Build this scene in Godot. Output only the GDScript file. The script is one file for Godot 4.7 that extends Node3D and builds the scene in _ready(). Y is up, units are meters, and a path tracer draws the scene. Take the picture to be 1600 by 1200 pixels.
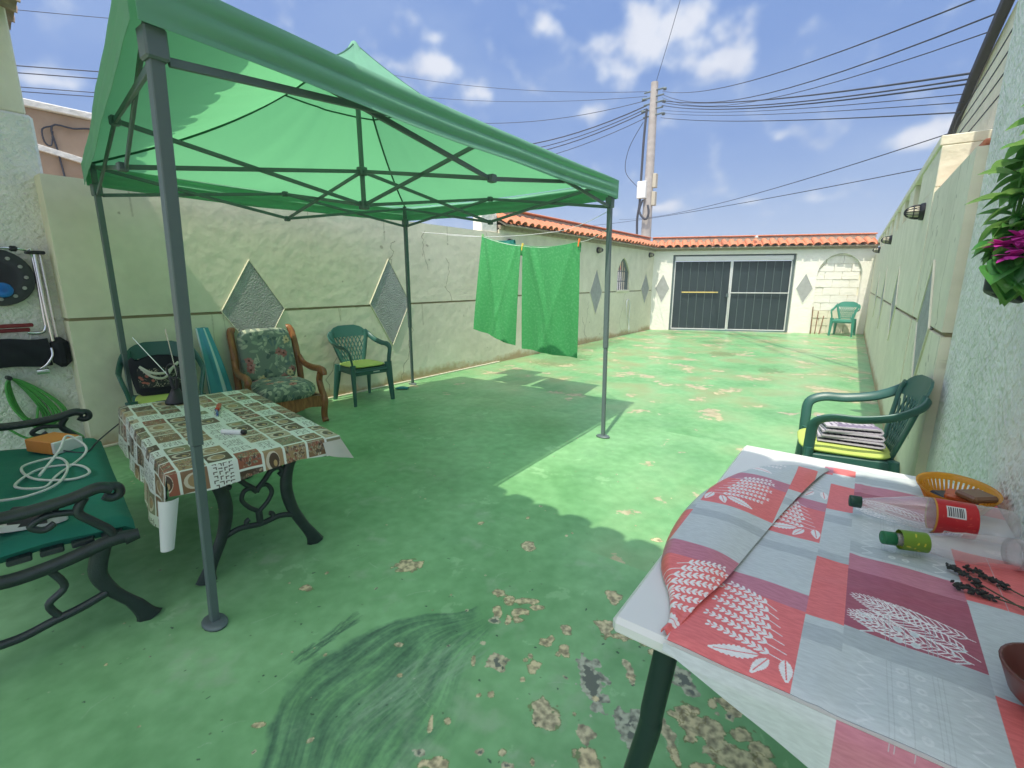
extends Node3D
# A walled yard seen from under the porch of a house: gazebo, tables, chairs, towels on a line, tiled walls, gate.

const SUN := Vector3(-0.176, -2.3, -1.12)
const LEFT_X := -4.95

var used := {}
var M := {}
var rng := RandomNumberGenerator.new()


# ---------------------------------------------------------------- mesh builder (faces are given counter-clockwise from outside)
class MB:
	var v := PackedVector3Array()
	var n := PackedVector3Array()
	var uv := PackedVector2Array()
	var idx := PackedInt32Array()

	func tri(a: Vector3, b: Vector3, c: Vector3, ua := Vector2.ZERO, ub := Vector2.ZERO, uc := Vector2.ZERO) -> void:
		var nn := (b - a).cross(c - a).normalized()
		var k := v.size()
		v.append_array([a, b, c])
		n.append_array([nn, nn, nn])
		uv.append_array([ua, ub, uc])
		idx.append_array([k, k + 2, k + 1])

	func ctri(a: Vector3, b: Vector3, c: Vector3, m: Vector3) -> void:
		if (b - a).cross(c - a).dot(a + b + c - 3.0 * m) < 0.0:
			tri(a, c, b)
		else:
			tri(a, b, c)

	func quad(a: Vector3, b: Vector3, c: Vector3, d: Vector3, ua := Vector2(0, 0), ub := Vector2(1, 0), uc := Vector2(1, 1), ud := Vector2(0, 1)) -> void:
		tri(a, b, c, ua, ub, uc)
		tri(a, c, d, ua, uc, ud)

	func cquad(a: Vector3, b: Vector3, c: Vector3, d: Vector3, m: Vector3) -> void:
		ctri(a, b, c, m)
		ctri(a, c, d, m)

	# a box from corner p to corner q, in the frame t, with chamfered edges
	func box(p: Vector3, q: Vector3, bev := 0.0, t := Transform3D()) -> void:
		var m := (p + q) * 0.5
		var h := ((q - p) * 0.5).abs()
		var e := minf(bev, minf(h.x, minf(h.y, h.z)) * 0.9)
		var cc := t * m
		var f := func(sx: int, sy: int, sz: int, ax: int) -> Vector3:
			var w := Vector3(sx * h.x, sy * h.y, sz * h.z)
			for k in 3:
				if k != ax:
					w[k] -= signf(w[k]) * e
			return t * (m + w)
		for s in [-1, 1]:
			cquad(f.call(s, -1, -1, 0), f.call(s, 1, -1, 0), f.call(s, 1, 1, 0), f.call(s, -1, 1, 0), cc)
			cquad(f.call(-1, s, -1, 1), f.call(1, s, -1, 1), f.call(1, s, 1, 1), f.call(-1, s, 1, 1), cc)
			cquad(f.call(-1, -1, s, 2), f.call(1, -1, s, 2), f.call(1, 1, s, 2), f.call(-1, 1, s, 2), cc)
		if e <= 0.0:
			return
		for a in [-1, 1]:
			for b in [-1, 1]:
				cquad(f.call(a, b, -1, 0), f.call(a, b, 1, 0), f.call(a, b, 1, 1), f.call(a, b, -1, 1), cc)
				cquad(f.call(a, -1, b, 0), f.call(a, 1, b, 0), f.call(a, 1, b, 2), f.call(a, -1, b, 2), cc)
				cquad(f.call(-1, a, b, 1), f.call(1, a, b, 1), f.call(1, a, b, 2), f.call(-1, a, b, 2), cc)
				for c in [-1, 1]:
					ctri(f.call(a, b, c, 0), f.call(a, b, c, 1), f.call(a, b, c, 2), cc)

	# smooth grid of (nu+1)*(nv+1) points made by f(u, v)
	func grid(nu: int, nv: int, f: Callable, flip := false, uvs := Vector2.ONE) -> void:
		var k := v.size()
		for j in nv + 1:
			for i in nu + 1:
				v.append(f.call(float(i) / nu, float(j) / nv))
				n.append(Vector3.UP)
				uv.append(Vector2(float(i) / nu, float(j) / nv) * uvs)
		var w := nu + 1
		for j in nv + 1:
			for i in nu + 1:
				var du: Vector3 = v[k + j * w + mini(i + 1, nu)] - v[k + j * w + maxi(i - 1, 0)]
				var dv: Vector3 = v[k + mini(j + 1, nv) * w + i] - v[k + maxi(j - 1, 0) * w + i]
				var nn := du.cross(dv).normalized()
				if nn == Vector3.ZERO:
					nn = Vector3.UP
				n[k + j * w + i] = -nn if flip else nn
		for j in nv:
			for i in nu:
				var a := k + j * w + i
				var q := [a, a + 1, a + w + 1, a + w]
				if flip:
					q.reverse()
				idx.append_array([q[0], q[2], q[1], q[0], q[3], q[2]])

	# a sheet with thickness: f and its copy set back by th, with the rim closed
	func slab(nu: int, nv: int, f: Callable, th: float, uvs := Vector2.ONE) -> void:
		var k := v.size()
		grid(nu, nv, f, false, uvs)
		var cnt := (nu + 1) * (nv + 1)
		for i in cnt:
			v.append(v[k + i] - n[k + i] * th)
			n.append(-n[k + i])
			uv.append(uv[k + i])
		var w := nu + 1
		for j in nv:
			for i in nu:
				var a := k + cnt + j * w + i
				idx.append_array([a, a + 1, a + w + 1, a, a + w + 1, a + w])
		var rim := []
		for i in nu: rim.append(i)
		for j in nv: rim.append(j * w + nu)
		for i in nu: rim.append(nv * w + nu - i)
		for j in nv: rim.append((nv - j) * w)
		for i in rim.size():
			var a: int = k + rim[i]
			var b: int = k + rim[(i + 1) % rim.size()]
			quad(v[a + cnt], v[b + cnt], v[b], v[a], uv[a], uv[b], uv[b], uv[a])

	# tube along pts; r is a number or one radius per point; sx flattens the section along the frame's second axis
	func tube(pts: Array, r: Variant, sides := 8, flat := 1.0, up := Vector3.ZERO, cap := true) -> void:
		var k := v.size()
		var c := pts.size()
		var last := Vector3.ZERO
		for i in c:
			var d: Vector3 = (pts[mini(i + 1, c - 1)] - pts[maxi(i - 1, 0)]).normalized()
			var a := last
			if i == 0:
				a = up if up != Vector3.ZERO else (Vector3.UP if absf(d.y) < 0.9 else Vector3.RIGHT)
			if up != Vector3.ZERO:
				a = up
			a = (a - d * a.dot(d)).normalized()
			if a == Vector3.ZERO:
				a = d.cross(Vector3(0.3, 0.5, 0.8)).normalized()
			last = a
			var b := d.cross(a)
			var rad: float = r if r is float else r[i]
			for s in sides + 1:
				var t := TAU * s / sides
				var o := a * cos(t) * rad + b * sin(t) * rad * flat
				v.append(pts[i] + o)
				n.append((a * cos(t) * flat + b * sin(t)).normalized())
				uv.append(Vector2(float(s) / sides, float(i) / (c - 1)))
		var w := sides + 1
		for i in c - 1:
			for s in sides:
				var a := k + i * w + s
				idx.append_array([a, a + w + 1, a + 1, a, a + w, a + w + 1])
		if cap:
			for e in [0, c - 1]:
				var m: Vector3 = pts[e]
				var inn: Vector3 = pts[1] if e == 0 else pts[c - 2]
				for s in sides:
					ctri(m, v[k + e * w + s], v[k + e * w + s + 1], inn)

	# rectangular bar from a to b
	func bar(a: Vector3, b: Vector3, w: float, h: float, bev := 0.002, up := Vector3.UP) -> void:
		var z := (b - a).normalized()
		var x := up.cross(z)
		if x.length() < 0.01:
			x = Vector3.RIGHT.cross(z)
		x = x.normalized()
		var t := Transform3D(Basis(x, z.cross(x), z), (a + b) * 0.5)
		var l := a.distance_to(b) * 0.5
		box(Vector3(-w * 0.5, -h * 0.5, -l), Vector3(w * 0.5, h * 0.5, l), bev, t)

	# surface of revolution about the y axis of t; profile of (radius, height), from bottom to top outside
	func lathe(profile: Array, sides := 20, t := Transform3D()) -> void:
		grid(sides, profile.size() - 1, func(a: float, b: float) -> Vector3:
			var p: Vector2 = profile[roundi(b * (profile.size() - 1))]
			return t * Vector3(cos(a * TAU) * p.x, p.y, -sin(a * TAU) * p.x))

	# polygon in the xy plane of t (counter-clockwise), from z0 to z1
	func prism(poly: PackedVector2Array, z0: float, z1: float, t := Transform3D(), caps := 3) -> void:
		if Geometry2D.is_polygon_clockwise(poly):
			poly = poly.duplicate()
			poly.reverse()
		var ids := Geometry2D.triangulate_polygon(poly)
		for i in range(0, ids.size(), 3):
			var p := [poly[ids[i]], poly[ids[i + 1]], poly[ids[i + 2]]]
			if (p[1] - p[0]).cross(p[2] - p[0]) < 0.0:
				p = [p[0], p[2], p[1]]
			if caps & 1:
				tri(t * Vector3(p[0].x, p[0].y, z1), t * Vector3(p[1].x, p[1].y, z1), t * Vector3(p[2].x, p[2].y, z1), p[0], p[1], p[2])
			if caps & 2:
				tri(t * Vector3(p[0].x, p[0].y, z0), t * Vector3(p[2].x, p[2].y, z0), t * Vector3(p[1].x, p[1].y, z0), p[0], p[2], p[1])
		for i in poly.size():
			var a := poly[i]
			var b := poly[(i + 1) % poly.size()]
			quad(t * Vector3(a.x, a.y, z0), t * Vector3(b.x, b.y, z0), t * Vector3(b.x, b.y, z1), t * Vector3(a.x, a.y, z1))

	func mesh(shift := Vector3.ZERO) -> ArrayMesh:
		if shift != Vector3.ZERO:
			for i in v.size():
				v[i] -= shift
		var a := []
		a.resize(Mesh.ARRAY_MAX)
		a[Mesh.ARRAY_VERTEX] = v
		a[Mesh.ARRAY_NORMAL] = n
		a[Mesh.ARRAY_TEX_UV] = uv
		a[Mesh.ARRAY_INDEX] = idx
		var m := ArrayMesh.new()
		m.add_surface_from_arrays(Mesh.PRIMITIVE_TRIANGLES, a)
		return m


# ---------------------------------------------------------------- scene helpers
func numbered(called: String) -> String:
	if not used.has(called):
		used[called] = 0
		return called
	used[called] += 1
	return "%s_%03d" % [called, used[called]]

func tag(o: Node, label: String, category: String, group := "", kind := "") -> Node:
	if label: o.set_meta("label", label)
	if category: o.set_meta("category", category)
	if group: o.set_meta("group", group)
	if kind: o.set_meta("kind", kind)
	return o

func thing(called: String, label: String, category: String, at := Vector3.ZERO, turn := 0.0, group := "") -> Node3D:
	var o := Node3D.new()
	o.name = numbered(called)
	add_child(o)
	o.position = at
	o.rotation_degrees.y = turn
	tag(o, label, category, group)
	return o

func part(parent: Node, called: String, m: Variant, mat: Material, shift := Vector3.ZERO) -> MeshInstance3D:
	var o := MeshInstance3D.new()
	o.name = called if parent != self else numbered(called)
	o.mesh = m.mesh(shift) if m is MB else m
	o.material_override = mat
	parent.add_child(o, true)
	return o

func single(called: String, label: String, category: String, m: MB, mat: Material, at := Vector3.ZERO, turn := 0.0, group := "", shift := Vector3.ZERO) -> MeshInstance3D:
	var o := part(self, called, m, mat, shift)
	o.position = at
	o.rotation_degrees.y = turn
	tag(o, label, category, group)
	return o

func copy(src: Node3D, label: String, at: Vector3, turn: float, group := "") -> Node3D:
	var c: Node3D = src.duplicate()
	c.name = numbered(String(src.name).rstrip("0123456789").rstrip("_"))
	add_child(c)
	c.position = at
	c.rotation_degrees.y = turn
	if label: c.set_meta("label", label)
	if group: c.set_meta("group", group)
	return c

func box_mb(p: Vector3, q: Vector3, bev := 0.0) -> MB:
	var m := MB.new()
	m.box(p, q, bev)
	return m

func curve(ctrl: Array, per := 6) -> Array:
	var out := []
	for i in ctrl.size() - 1:
		var p0: Vector3 = ctrl[maxi(i - 1, 0)]
		var p3: Vector3 = ctrl[mini(i + 2, ctrl.size() - 1)]
		for k in per:
			out.append(ctrl[i].cubic_interpolate(ctrl[i + 1], p0, p3, float(k) / per))
	out.append(ctrl[-1])
	return out

func sag(a: Vector3, b: Vector3, drop: float, steps := 14) -> Array:
	var out := []
	for i in steps + 1:
		var t := float(i) / steps
		out.append(a.lerp(b, t) - Vector3(0, drop * 4.0 * t * (1.0 - t), 0))
	return out

func lin(r: float, g: float, b: float, a := 1.0) -> Color:
	var c := Color(r, g, b).linear_to_srgb()
	c.a = a
	return c

func mat(c: Color, rough := 0.8, metal := 0.0, spec := 0.5) -> StandardMaterial3D:
	var m := StandardMaterial3D.new()
	m.albedo_color = c
	m.roughness = rough
	m.metallic = metal
	m.metallic_specular = spec
	return m

func noise(freq: float, oct := 4, sd := 1, kind := FastNoiseLite.TYPE_SIMPLEX_SMOOTH) -> FastNoiseLite:
	var f := FastNoiseLite.new()
	f.noise_type = kind
	f.frequency = freq
	f.fractal_octaves = oct
	f.seed = sd
	return f

func ntex(freq: float, oct: int, sd: int, stops: Array, size := 512, normal := 0.0) -> NoiseTexture2D:
	var t := NoiseTexture2D.new()
	t.width = size
	t.height = size
	t.seamless = true
	t.noise = noise(freq, oct, sd)
	if normal > 0.0:
		t.as_normal_map = true
		t.bump_strength = normal
	elif stops:
		var g := Gradient.new()
		g.offsets = PackedFloat32Array(stops.map(func(s): return s[0]))
		g.colors = PackedColorArray(stops.map(func(s): return s[1]))
		t.color_ramp = g
	return t

# mottled world-mapped surface: colour noise between two tones, relief in centimetres
func rough_mat(a: Color, b: Color, scale: float, rough: float, relief: float, relief_freq := 0.03, sd := 3, oct := 5) -> StandardMaterial3D:
	var m := StandardMaterial3D.new()
	m.albedo_texture = ntex(0.008, 5, sd, [[0.0, a], [0.42, a.lerp(b, 0.45)], [0.6, a.lerp(b, 0.6)], [1.0, b]])
	m.roughness = rough
	m.uv1_triplanar = true
	m.uv1_world_triplanar = true
	m.uv1_scale = Vector3.ONE * scale
	if relief > 0.0:
		m.heightmap_enabled = true
		m.heightmap_texture = ntex(relief_freq, oct, sd + 9, [])
		m.heightmap_scale = relief
	return m


# ---------------------------------------------------------------- drawing into pictures
func dab(im: Image, cx: float, cy: float, rx: float, ry: float, c: Color, turn := 0.0) -> void:
	var r := int(maxf(rx, ry)) + 1
	var cs := cos(turn)
	var sn := sin(turn)
	for y in range(maxi(0, int(cy) - r), mini(im.get_height(), int(cy) + r + 1)):
		for x in range(maxi(0, int(cx) - r), mini(im.get_width(), int(cx) + r + 1)):
			var dx := x - cx
			var dy := y - cy
			var px := (dx * cs + dy * sn) / rx
			var py := (-dx * sn + dy * cs) / ry
			if px * px + py * py <= 1.0:
				im.set_pixel(x, y, im.get_pixel(x, y).lerp(Color(c, 1), c.a) if c.a < 1.0 else c)

func stroke(im: Image, pts: Array, w: float, c: Color) -> void:
	for i in pts.size() - 1:
		var a: Vector2 = pts[i]
		var b: Vector2 = pts[i + 1]
		var steps := maxi(1, int(a.distance_to(b) / maxf(0.7, w * 0.5)))
		for k in steps + 1:
			var p := a.lerp(b, float(k) / steps)
			if w <= 1.2:
				if Rect2i(0, 0, im.get_width(), im.get_height()).has_point(Vector2i(p)):
					im.set_pixel(int(p.x), int(p.y), im.get_pixel(int(p.x), int(p.y)).lerp(Color(c, 1), c.a))
			else:
				dab(im, p.x, p.y, w * 0.5, w * 0.5, c)


# ================================================================ the scene
func _ready() -> void:
	rng.seed = 7
	var cam := Camera3D.new()
	cam.name = "camera"
	add_child(cam)
	cam.position = Vector3(0, 1.35, 0)
	cam.rotation_degrees = Vector3(-12.2, 36.5, 0)
	cam.fov = 78.07
	cam.near = 0.05
	cam.far = 600.0
	cam.current = true

	var we := WorldEnvironment.new()
	we.name = "world"
	var env := Environment.new()
	env.background_mode = Environment.BG_SKY
	env.tonemap_mode = Environment.TONE_MAPPER_LINEAR
	env.tonemap_exposure = 2.4
	env.sdfgi_enabled = true
	env.fog_enabled = true
	env.fog_density = 0.004
	env.fog_light_color = Color(0.90, 0.93, 0.96)
	env.ssao_enabled = true
	env.ssil_enabled = true
	var sky := Sky.new()
	var pan := PanoramaSkyMaterial.new()
	pan.panorama = ImageTexture.create_from_image(sky_picture())
	pan.energy_multiplier = 0.62
	sky.sky_material = pan
	env.sky = sky
	we.environment = env
	add_child(we)

	var sun := DirectionalLight3D.new()
	sun.name = "sun"
	sun.light_energy = 0.6
	sun.light_angular_distance = 0.53
	sun.light_color = Color(1.0, 0.965, 0.9)
	sun.shadow_enabled = true
	add_child(sun)
	sun.look_at_from_position(Vector3.ZERO, SUN, Vector3.FORWARD)

	materials()
	ground()
	left_walls()
	end_wall()
	right_walls()
	house()
	neighbours()
	pole_and_wires()
	gazebo()
	laundry()
	left_furniture()
	plastic_chairs()
	porch_wall_things()
	right_table()
	hanging_pot()


# az from -Z towards +X, el above the horizon (degrees), half sizes in degrees, strength
const CLOUDS := [
	[-20.5, 23.2, 7.8, 4.2, 1.15], [-15.0, 20.6, 3.8, 2.2, 0.8], [-25.5, 20.8, 4.0, 2.2, 0.75], [-19.5, 27.5, 6.0, 3.0, 1.0], [-29.0, 17.3, 2.6, 1.3, 0.55],
	[-44.0, 21.5, 3.0, 2.4, 0.9], [-41.0, 19.3, 3.4, 1.4, 0.75], [-49.5, 21.2, 2.6, 1.2, 0.75], [-44.5, 23.6, 2.0, 1.0, 0.6],
	[-33.0, 24.8, 2.3, 1.2, 0.55], [-31.0, 26.2, 1.5, 0.9, 0.5],
	[1.8, 11.9, 3.0, 1.3, 1.1], [5.0, 12.7, 3.0, 1.6, 1.0], [-4.6, 7.8, 2.3, 1.0, 0.6], [-11.2, 8.0, 1.5, 0.6, 0.55], [-20.5, 7.9, 3.0, 0.8, 0.6],
	[-77.0, 15.6, 4.5, 1.1, 0.8], [-70.5, 13.5, 2.5, 1.2, 0.6], [-9.2, 13.7, 1.0, 0.7, 0.4], [5.6, 20.8, 1.6, 1.2, 0.5], [-57.0, 9.0, 6.0, 1.2, 0.6],
	[40.0, 18.0, 8.0, 3.0, 0.9], [75.0, 25.0, 7.0, 3.0, 0.8], [120.0, 17.0, 9.0, 3.0, 0.9], [160.0, 30.0, 8.0, 3.5, 0.8], [-110.0, 20.0, 8.0, 3.0, 0.9], [-150.0, 26.0, 8.0, 3.0, 0.8], [-60.0, 45.0, 9.0, 4.0, 0.7], [60.0, 50.0, 9.0, 4.0, 0.7]]

func sky_picture() -> Image:
	var w := 2048
	var h := 1024
	var im := Image.create(w, h, false, Image.FORMAT_RGBF)
	var to_sun := -SUN.normalized()
	var low := Color(0.58, 0.66, 0.77)
	var mid := Color(0.41, 0.525, 0.72)
	var top := Color(0.35, 0.46, 0.68)
	im.fill(low.srgb_to_linear())
	var puff := noise(0.16, 6, 21)
	puff.fractal_gain = 0.52
	var veil := noise(0.035, 4, 5)
	for y in h / 2 + 2:
		var el := 90.0 - (y + 0.5) / h * 180.0
		var s := clampf(el / 90.0, 0.0, 1.0)
		var base := low.lerp(mid, smoothstep(0.0, 0.19, s)).lerp(top, smoothstep(0.12, 0.75, s))
		var near := []
		for c in CLOUDS:
			if absf(el - c[1]) < c[3] * 2.2:
				near.append(c)
		for x in w:
			var az := fposmod((x + 0.5) / w * 360.0 + 180.0, 360.0) - 180.0
			var col := base
			var v := veil.get_noise_2d(az, el * 2.2)
			col = col.lerp(Color(0.70, 0.74, 0.80), clampf(v * 0.3 + 0.02, 0.0, 0.15))
			var d := 0.0
			for c in near:
				var dx: float = (az - c[0]) / c[2]
				var dy: float = (el - c[1]) / c[3]
				if dy < 0.0:
					dy *= 1.25
				d = maxf(d, (0.5 + c[4]) * (1.2 - sqrt(dx * dx + dy * dy)))
			if d > -0.4 and near:
				var q := puff.get_noise_2d(az, el * 1.25)
				var k := clampf((d * 0.85 + q * 1.3 - 0.12) * 0.8, 0.0, 1.0)
				k = k * k * (3.0 - 2.0 * k)
				if k > 0.0:
					var body := clampf(0.55 + (d - 0.35) * 0.5 + puff.get_noise_2d(az + 1.5, (el + 1.1) * 1.25) * -0.7, 0.0, 1.0)
					col = col.lerp(Color(0.70, 0.715, 0.77).lerp(Color(0.82, 0.82, 0.835), body), k * 0.85)
			# clear-sky brightness: palest round the sun, deepest blue a quarter turn away from it
			var er := deg_to_rad(el)
			var ar := deg_to_rad(az)
			var chi := acos(clampf(to_sun.dot(Vector3(cos(er) * sin(ar), sin(er), -cos(er) * cos(ar))), -1.0, 1.0))
			var glow := maxf(0.0, 10.0 * (exp(-3.0 * chi) - exp(-1.5 * PI))) * 0.52
			var lc := col.srgb_to_linear()
			im.set_pixel(x, y, Color(lc.r + glow, lc.g + glow * 0.97, lc.b + glow * 0.92))
	return im


func materials() -> void:
	M.wall = rough_mat(lin(0.70, 0.66, 0.48), lin(0.82, 0.78, 0.60), 0.55, 0.92, 0.4, 0.014)
	M.far_wall = rough_mat(lin(0.66, 0.63, 0.48), lin(0.82, 0.78, 0.62), 0.6, 0.92, 0.5, 0.03, 13)
	M.white_wall = rough_mat(lin(0.76, 0.74, 0.66), lin(0.84, 0.82, 0.76), 0.7, 0.9, 0.6, 0.03, 17)
	M.right_wall = M.far_wall
	M.plaster = rough_mat(lin(0.70, 0.71, 0.64), lin(0.84, 0.84, 0.77), 0.9, 0.95, 1.5, 0.07, 31, 3)
	var grit := noise(0.10, 4, 37, FastNoiseLite.TYPE_VALUE_CUBIC)
	grit.fractal_gain = 0.6
	M.plaster.heightmap_texture.noise = grit
	M.groove = mat(lin(0.30, 0.25, 0.15), 0.95)
	M.diamond = rough_mat(lin(0.32, 0.33, 0.32), lin(0.42, 0.43, 0.42), 1.6, 0.9, 0.9, 0.05, 41)
	M.trim = mat(lin(0.70, 0.66, 0.50), 0.9)
	M.tiles = []
	for i in 5:
		M.tiles.append(rough_mat(lin(0.50 - i * 0.02, 0.155 - i * 0.008, 0.075), lin(0.62, 0.25 + i * 0.012, 0.14), 2.2 + i * 0.3, 0.85, 0.15, 0.05, 50 + i))
	M.mortar = rough_mat(lin(0.30, 0.25, 0.19), lin(0.52, 0.44, 0.34), 2.0, 0.95, 0.8, 0.06, 61)
	M.steel_green = mat(lin(0.11, 0.15, 0.15), 0.45, 0.1)
	M.iron = rough_mat(lin(0.012, 0.022, 0.02), lin(0.03, 0.048, 0.044), 3.0, 0.42, 0.1, 0.08, 71)
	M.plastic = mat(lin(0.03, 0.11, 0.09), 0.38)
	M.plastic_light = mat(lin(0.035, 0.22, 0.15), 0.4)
	M.lime = mat(lin(0.46, 0.56, 0.13), 0.85)
	M.white_metal = mat(lin(0.7, 0.7, 0.7), 0.4, 0.3)
	M.chrome = mat(lin(0.72, 0.73, 0.74), 0.22, 1.0)
	M.black = mat(lin(0.012, 0.013, 0.015), 0.5)
	M.black_cloth = mat(lin(0.010, 0.012, 0.016), 0.95)
	M.white_plastic = mat(lin(0.75, 0.76, 0.74), 0.4)
	M.glass = mat(Color(0.85, 0.9, 0.88, 0.25), 0.08)
	M.glass.transparency = BaseMaterial3D.TRANSPARENCY_ALPHA
	M.wood = wood_mat()
	M.wire = mat(lin(0.04, 0.045, 0.06), 0.7)


func wood_mat() -> StandardMaterial3D:
	var m := StandardMaterial3D.new()
	m.albedo_texture = ntex(0.012, 4, 81, [[0.0, lin(0.16, 0.055, 0.018)], [0.5, lin(0.27, 0.105, 0.035)], [1.0, lin(0.38, 0.16, 0.055)]])
	m.roughness = 0.35
	m.uv1_triplanar = true
	m.uv1_scale = Vector3(6.0, 1.2, 6.0)
	return m


# ---------------------------------------------------------------- ground
func ground() -> void:
	var g := MB.new()
	g.quad(Vector3(-300, -0.03, 300), Vector3(300, -0.03, 300), Vector3(300, -0.03, -300), Vector3(-300, -0.03, -300))
	var o := part(self, "ground", g, rough_mat(lin(0.24, 0.19, 0.13), lin(0.34, 0.28, 0.20), 0.2, 0.95, 0.0))
	o.set_meta("kind", "structure")
	tag(o, "dry bare ground outside the yard walls", "ground")
	# the painted concrete floor of the yard, two sheets end to end
	floor_sheet("floor", Rect2(-5.4, -4.2, 5.9, 7.0), Vector2i(1720, 2041), true)
	floor_sheet("yard_floor", Rect2(-5.4, -15.8, 5.9, 11.6), Vector2i(1040, 2046), false)

# chips where the paint is gone: x, z, half sizes, tone 0 cream .. 1 grey, turn
const CHIPS := [
	[-1.64, -1.36, 0.044, 0.038, 0.10, -0.64], [-1.87, -0.97, 0.023, 0.015, 0.10, -0.64], [-1.27, -1.85, 0.032, 0.032, 0.20, -0.64], [-1.15, -1.46, 0.027, 0.017, 0.10, -0.64], [-1.08, -1.45, 0.019, 0.022, 0.10, -0.64],
	[-1.03, -1.48, 0.048, 0.016, 0.10, -0.64], [-0.96, -1.48, 0.021, 0.014, 0.10, -0.64], [-1.08, -1.36, 0.013, 0.025, 0.10, -0.64], [-1.02, -1.35, 0.009, 0.024, 0.10, -0.64], [-1.01, -1.41, 0.028, 0.017, 0.10, -0.64],
	[-0.98, -1.37, 0.018, 0.016, 0.10, -0.64], [-1.06, -1.31, 0.015, 0.016, 0.50, -0.64], [-0.73, -1.74, 0.023, 0.032, 0.10, -0.64], [-0.83, -1.33, 0.017, 0.014, 0.10, -0.64], [-0.75, -1.34, 0.014, 0.021, 0.10, -0.64],
	[-0.80, -1.21, 0.016, 0.022, 0.10, -0.64], [-0.92, -1.15, 0.029, 0.028, 0.35, -0.64], [-0.85, -1.03, 0.009, 0.012, 0.10, -0.64], [-0.67, -1.07, 0.031, 0.036, 0.25, -0.64], [-0.60, -1.28, 0.037, 0.081, 0.80, -0.64],
	[-0.43, -1.20, 0.035, 0.044, 0.80, -0.64], [-0.53, -1.09, 0.021, 0.027, 0.30, -0.64], [-0.48, -1.02, 0.026, 0.025, 0.10, -0.64], [-0.89, -0.75, 0.015, 0.011, 0.60, -0.64], [-0.83, -0.75, 0.027, 0.013, 0.10, -0.64],
	[-0.93, -0.83, 0.005, 0.021, 0.10, -0.64], [-0.90, -0.87, 0.010, 0.011, 0.10, -0.64], [-1.36, -0.51, 0.017, 0.007, 0.10, -0.64], [-0.68, -1.54, 0.025, 0.032, 0.20, -0.64], [-0.80, -1.44, 0.014, 0.023, 0.20, -0.64],
	[-0.57, -1.57, 0.066, 0.018, 0.10, -0.64], [-0.50, -1.57, 0.032, 0.015, 0.10, -0.64], [-0.46, -1.54, 0.021, 0.021, 0.10, -0.64], [-0.82, -1.36, 0.009, 0.012, 0.10, -0.64], [-0.84, -1.22, 0.008, 0.009, 0.10, -0.64],
	[-0.80, -1.14, 0.007, 0.008, 0.10, -0.64], [-1.02, -1.19, 0.013, 0.011, 0.40, -0.64], [-0.59, -1.13, 0.007, 0.008, 0.10, -0.64], [-0.61, -0.92, 0.006, 0.011, 0.10, -0.64], [-0.66, -0.87, 0.014, 0.010, 0.40, -0.64],
	[-0.29, -1.19, 0.010, 0.026, 0.10, -0.64], [-0.52, -1.40, 0.012, 0.038, 0.30, -0.64], [-0.99, -1.10, 0.005, 0.018, 0.10, -0.64], [-0.76, -1.31, 0.010, 0.011, 0.10, -0.64], [-1.62, -1.89, 0.016, 0.013, 0.10, -0.64],
	[-1.44, -2.10, 0.010, 0.013, 0.10, -0.64], [-0.75, -2.31, 0.021, 0.015, 0.10, -0.64], [-1.90, -1.09, 0.007, 0.009, 0.10, -0.64], [-0.35, -1.27, 0.012, 0.022, 0.30, -0.64], [-0.58, -1.56, 0.040, 0.013, 0.15, -0.64],
	[-0.52, -1.57, 0.026, 0.011, 0.15, -0.64], [-0.46, -1.54, 0.019, 0.014, 0.15, -0.64], [-0.34, -1.47, 0.031, 0.042, 0.70, -0.64], [-0.29, -1.33, 0.033, 0.044, 0.15, -0.64], [-0.26, -1.32, 0.037, 0.036, 0.15, -0.64],
	[-0.21, -1.32, 0.026, 0.039, 0.20, -0.64], [-0.17, -1.28, 0.040, 0.030, 0.30, -0.64], [-0.13, -1.28, 0.044, 0.032, 0.25, -0.64], [-0.14, -1.37, 0.031, 0.016, 0.15, -0.64], [-0.09, -1.35, 0.025, 0.023, 0.15, -0.64],
	[-0.07, -1.31, 0.020, 0.022, 0.15, -0.64], [-0.17, -1.46, 0.028, 0.018, 0.15, -0.64], [-0.21, -1.47, 0.023, 0.016, 0.15, -0.64], [-0.34, -1.25, 0.018, 0.035, 0.30, -0.64], [-0.28, -1.18, 0.008, 0.018, 0.15, -0.64],
	[-0.43, -1.20, 0.028, 0.034, 0.80, -0.64], [-0.21, -1.20, 0.024, 0.011, 0.15, -0.64], [-0.24, -1.43, 0.011, 0.012, 0.15, -0.64], [-0.22, -1.40, 0.009, 0.008, 0.40, -0.64], [-0.19, -1.41, 0.011, 0.012, 0.40, -0.64],
	[-0.44, -1.50, 0.010, 0.008, 0.15, -0.64], [-0.52, -1.40, 0.011, 0.020, 0.30, -0.64], [-0.49, -1.37, 0.006, 0.006, 0.15, -0.64]]

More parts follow.
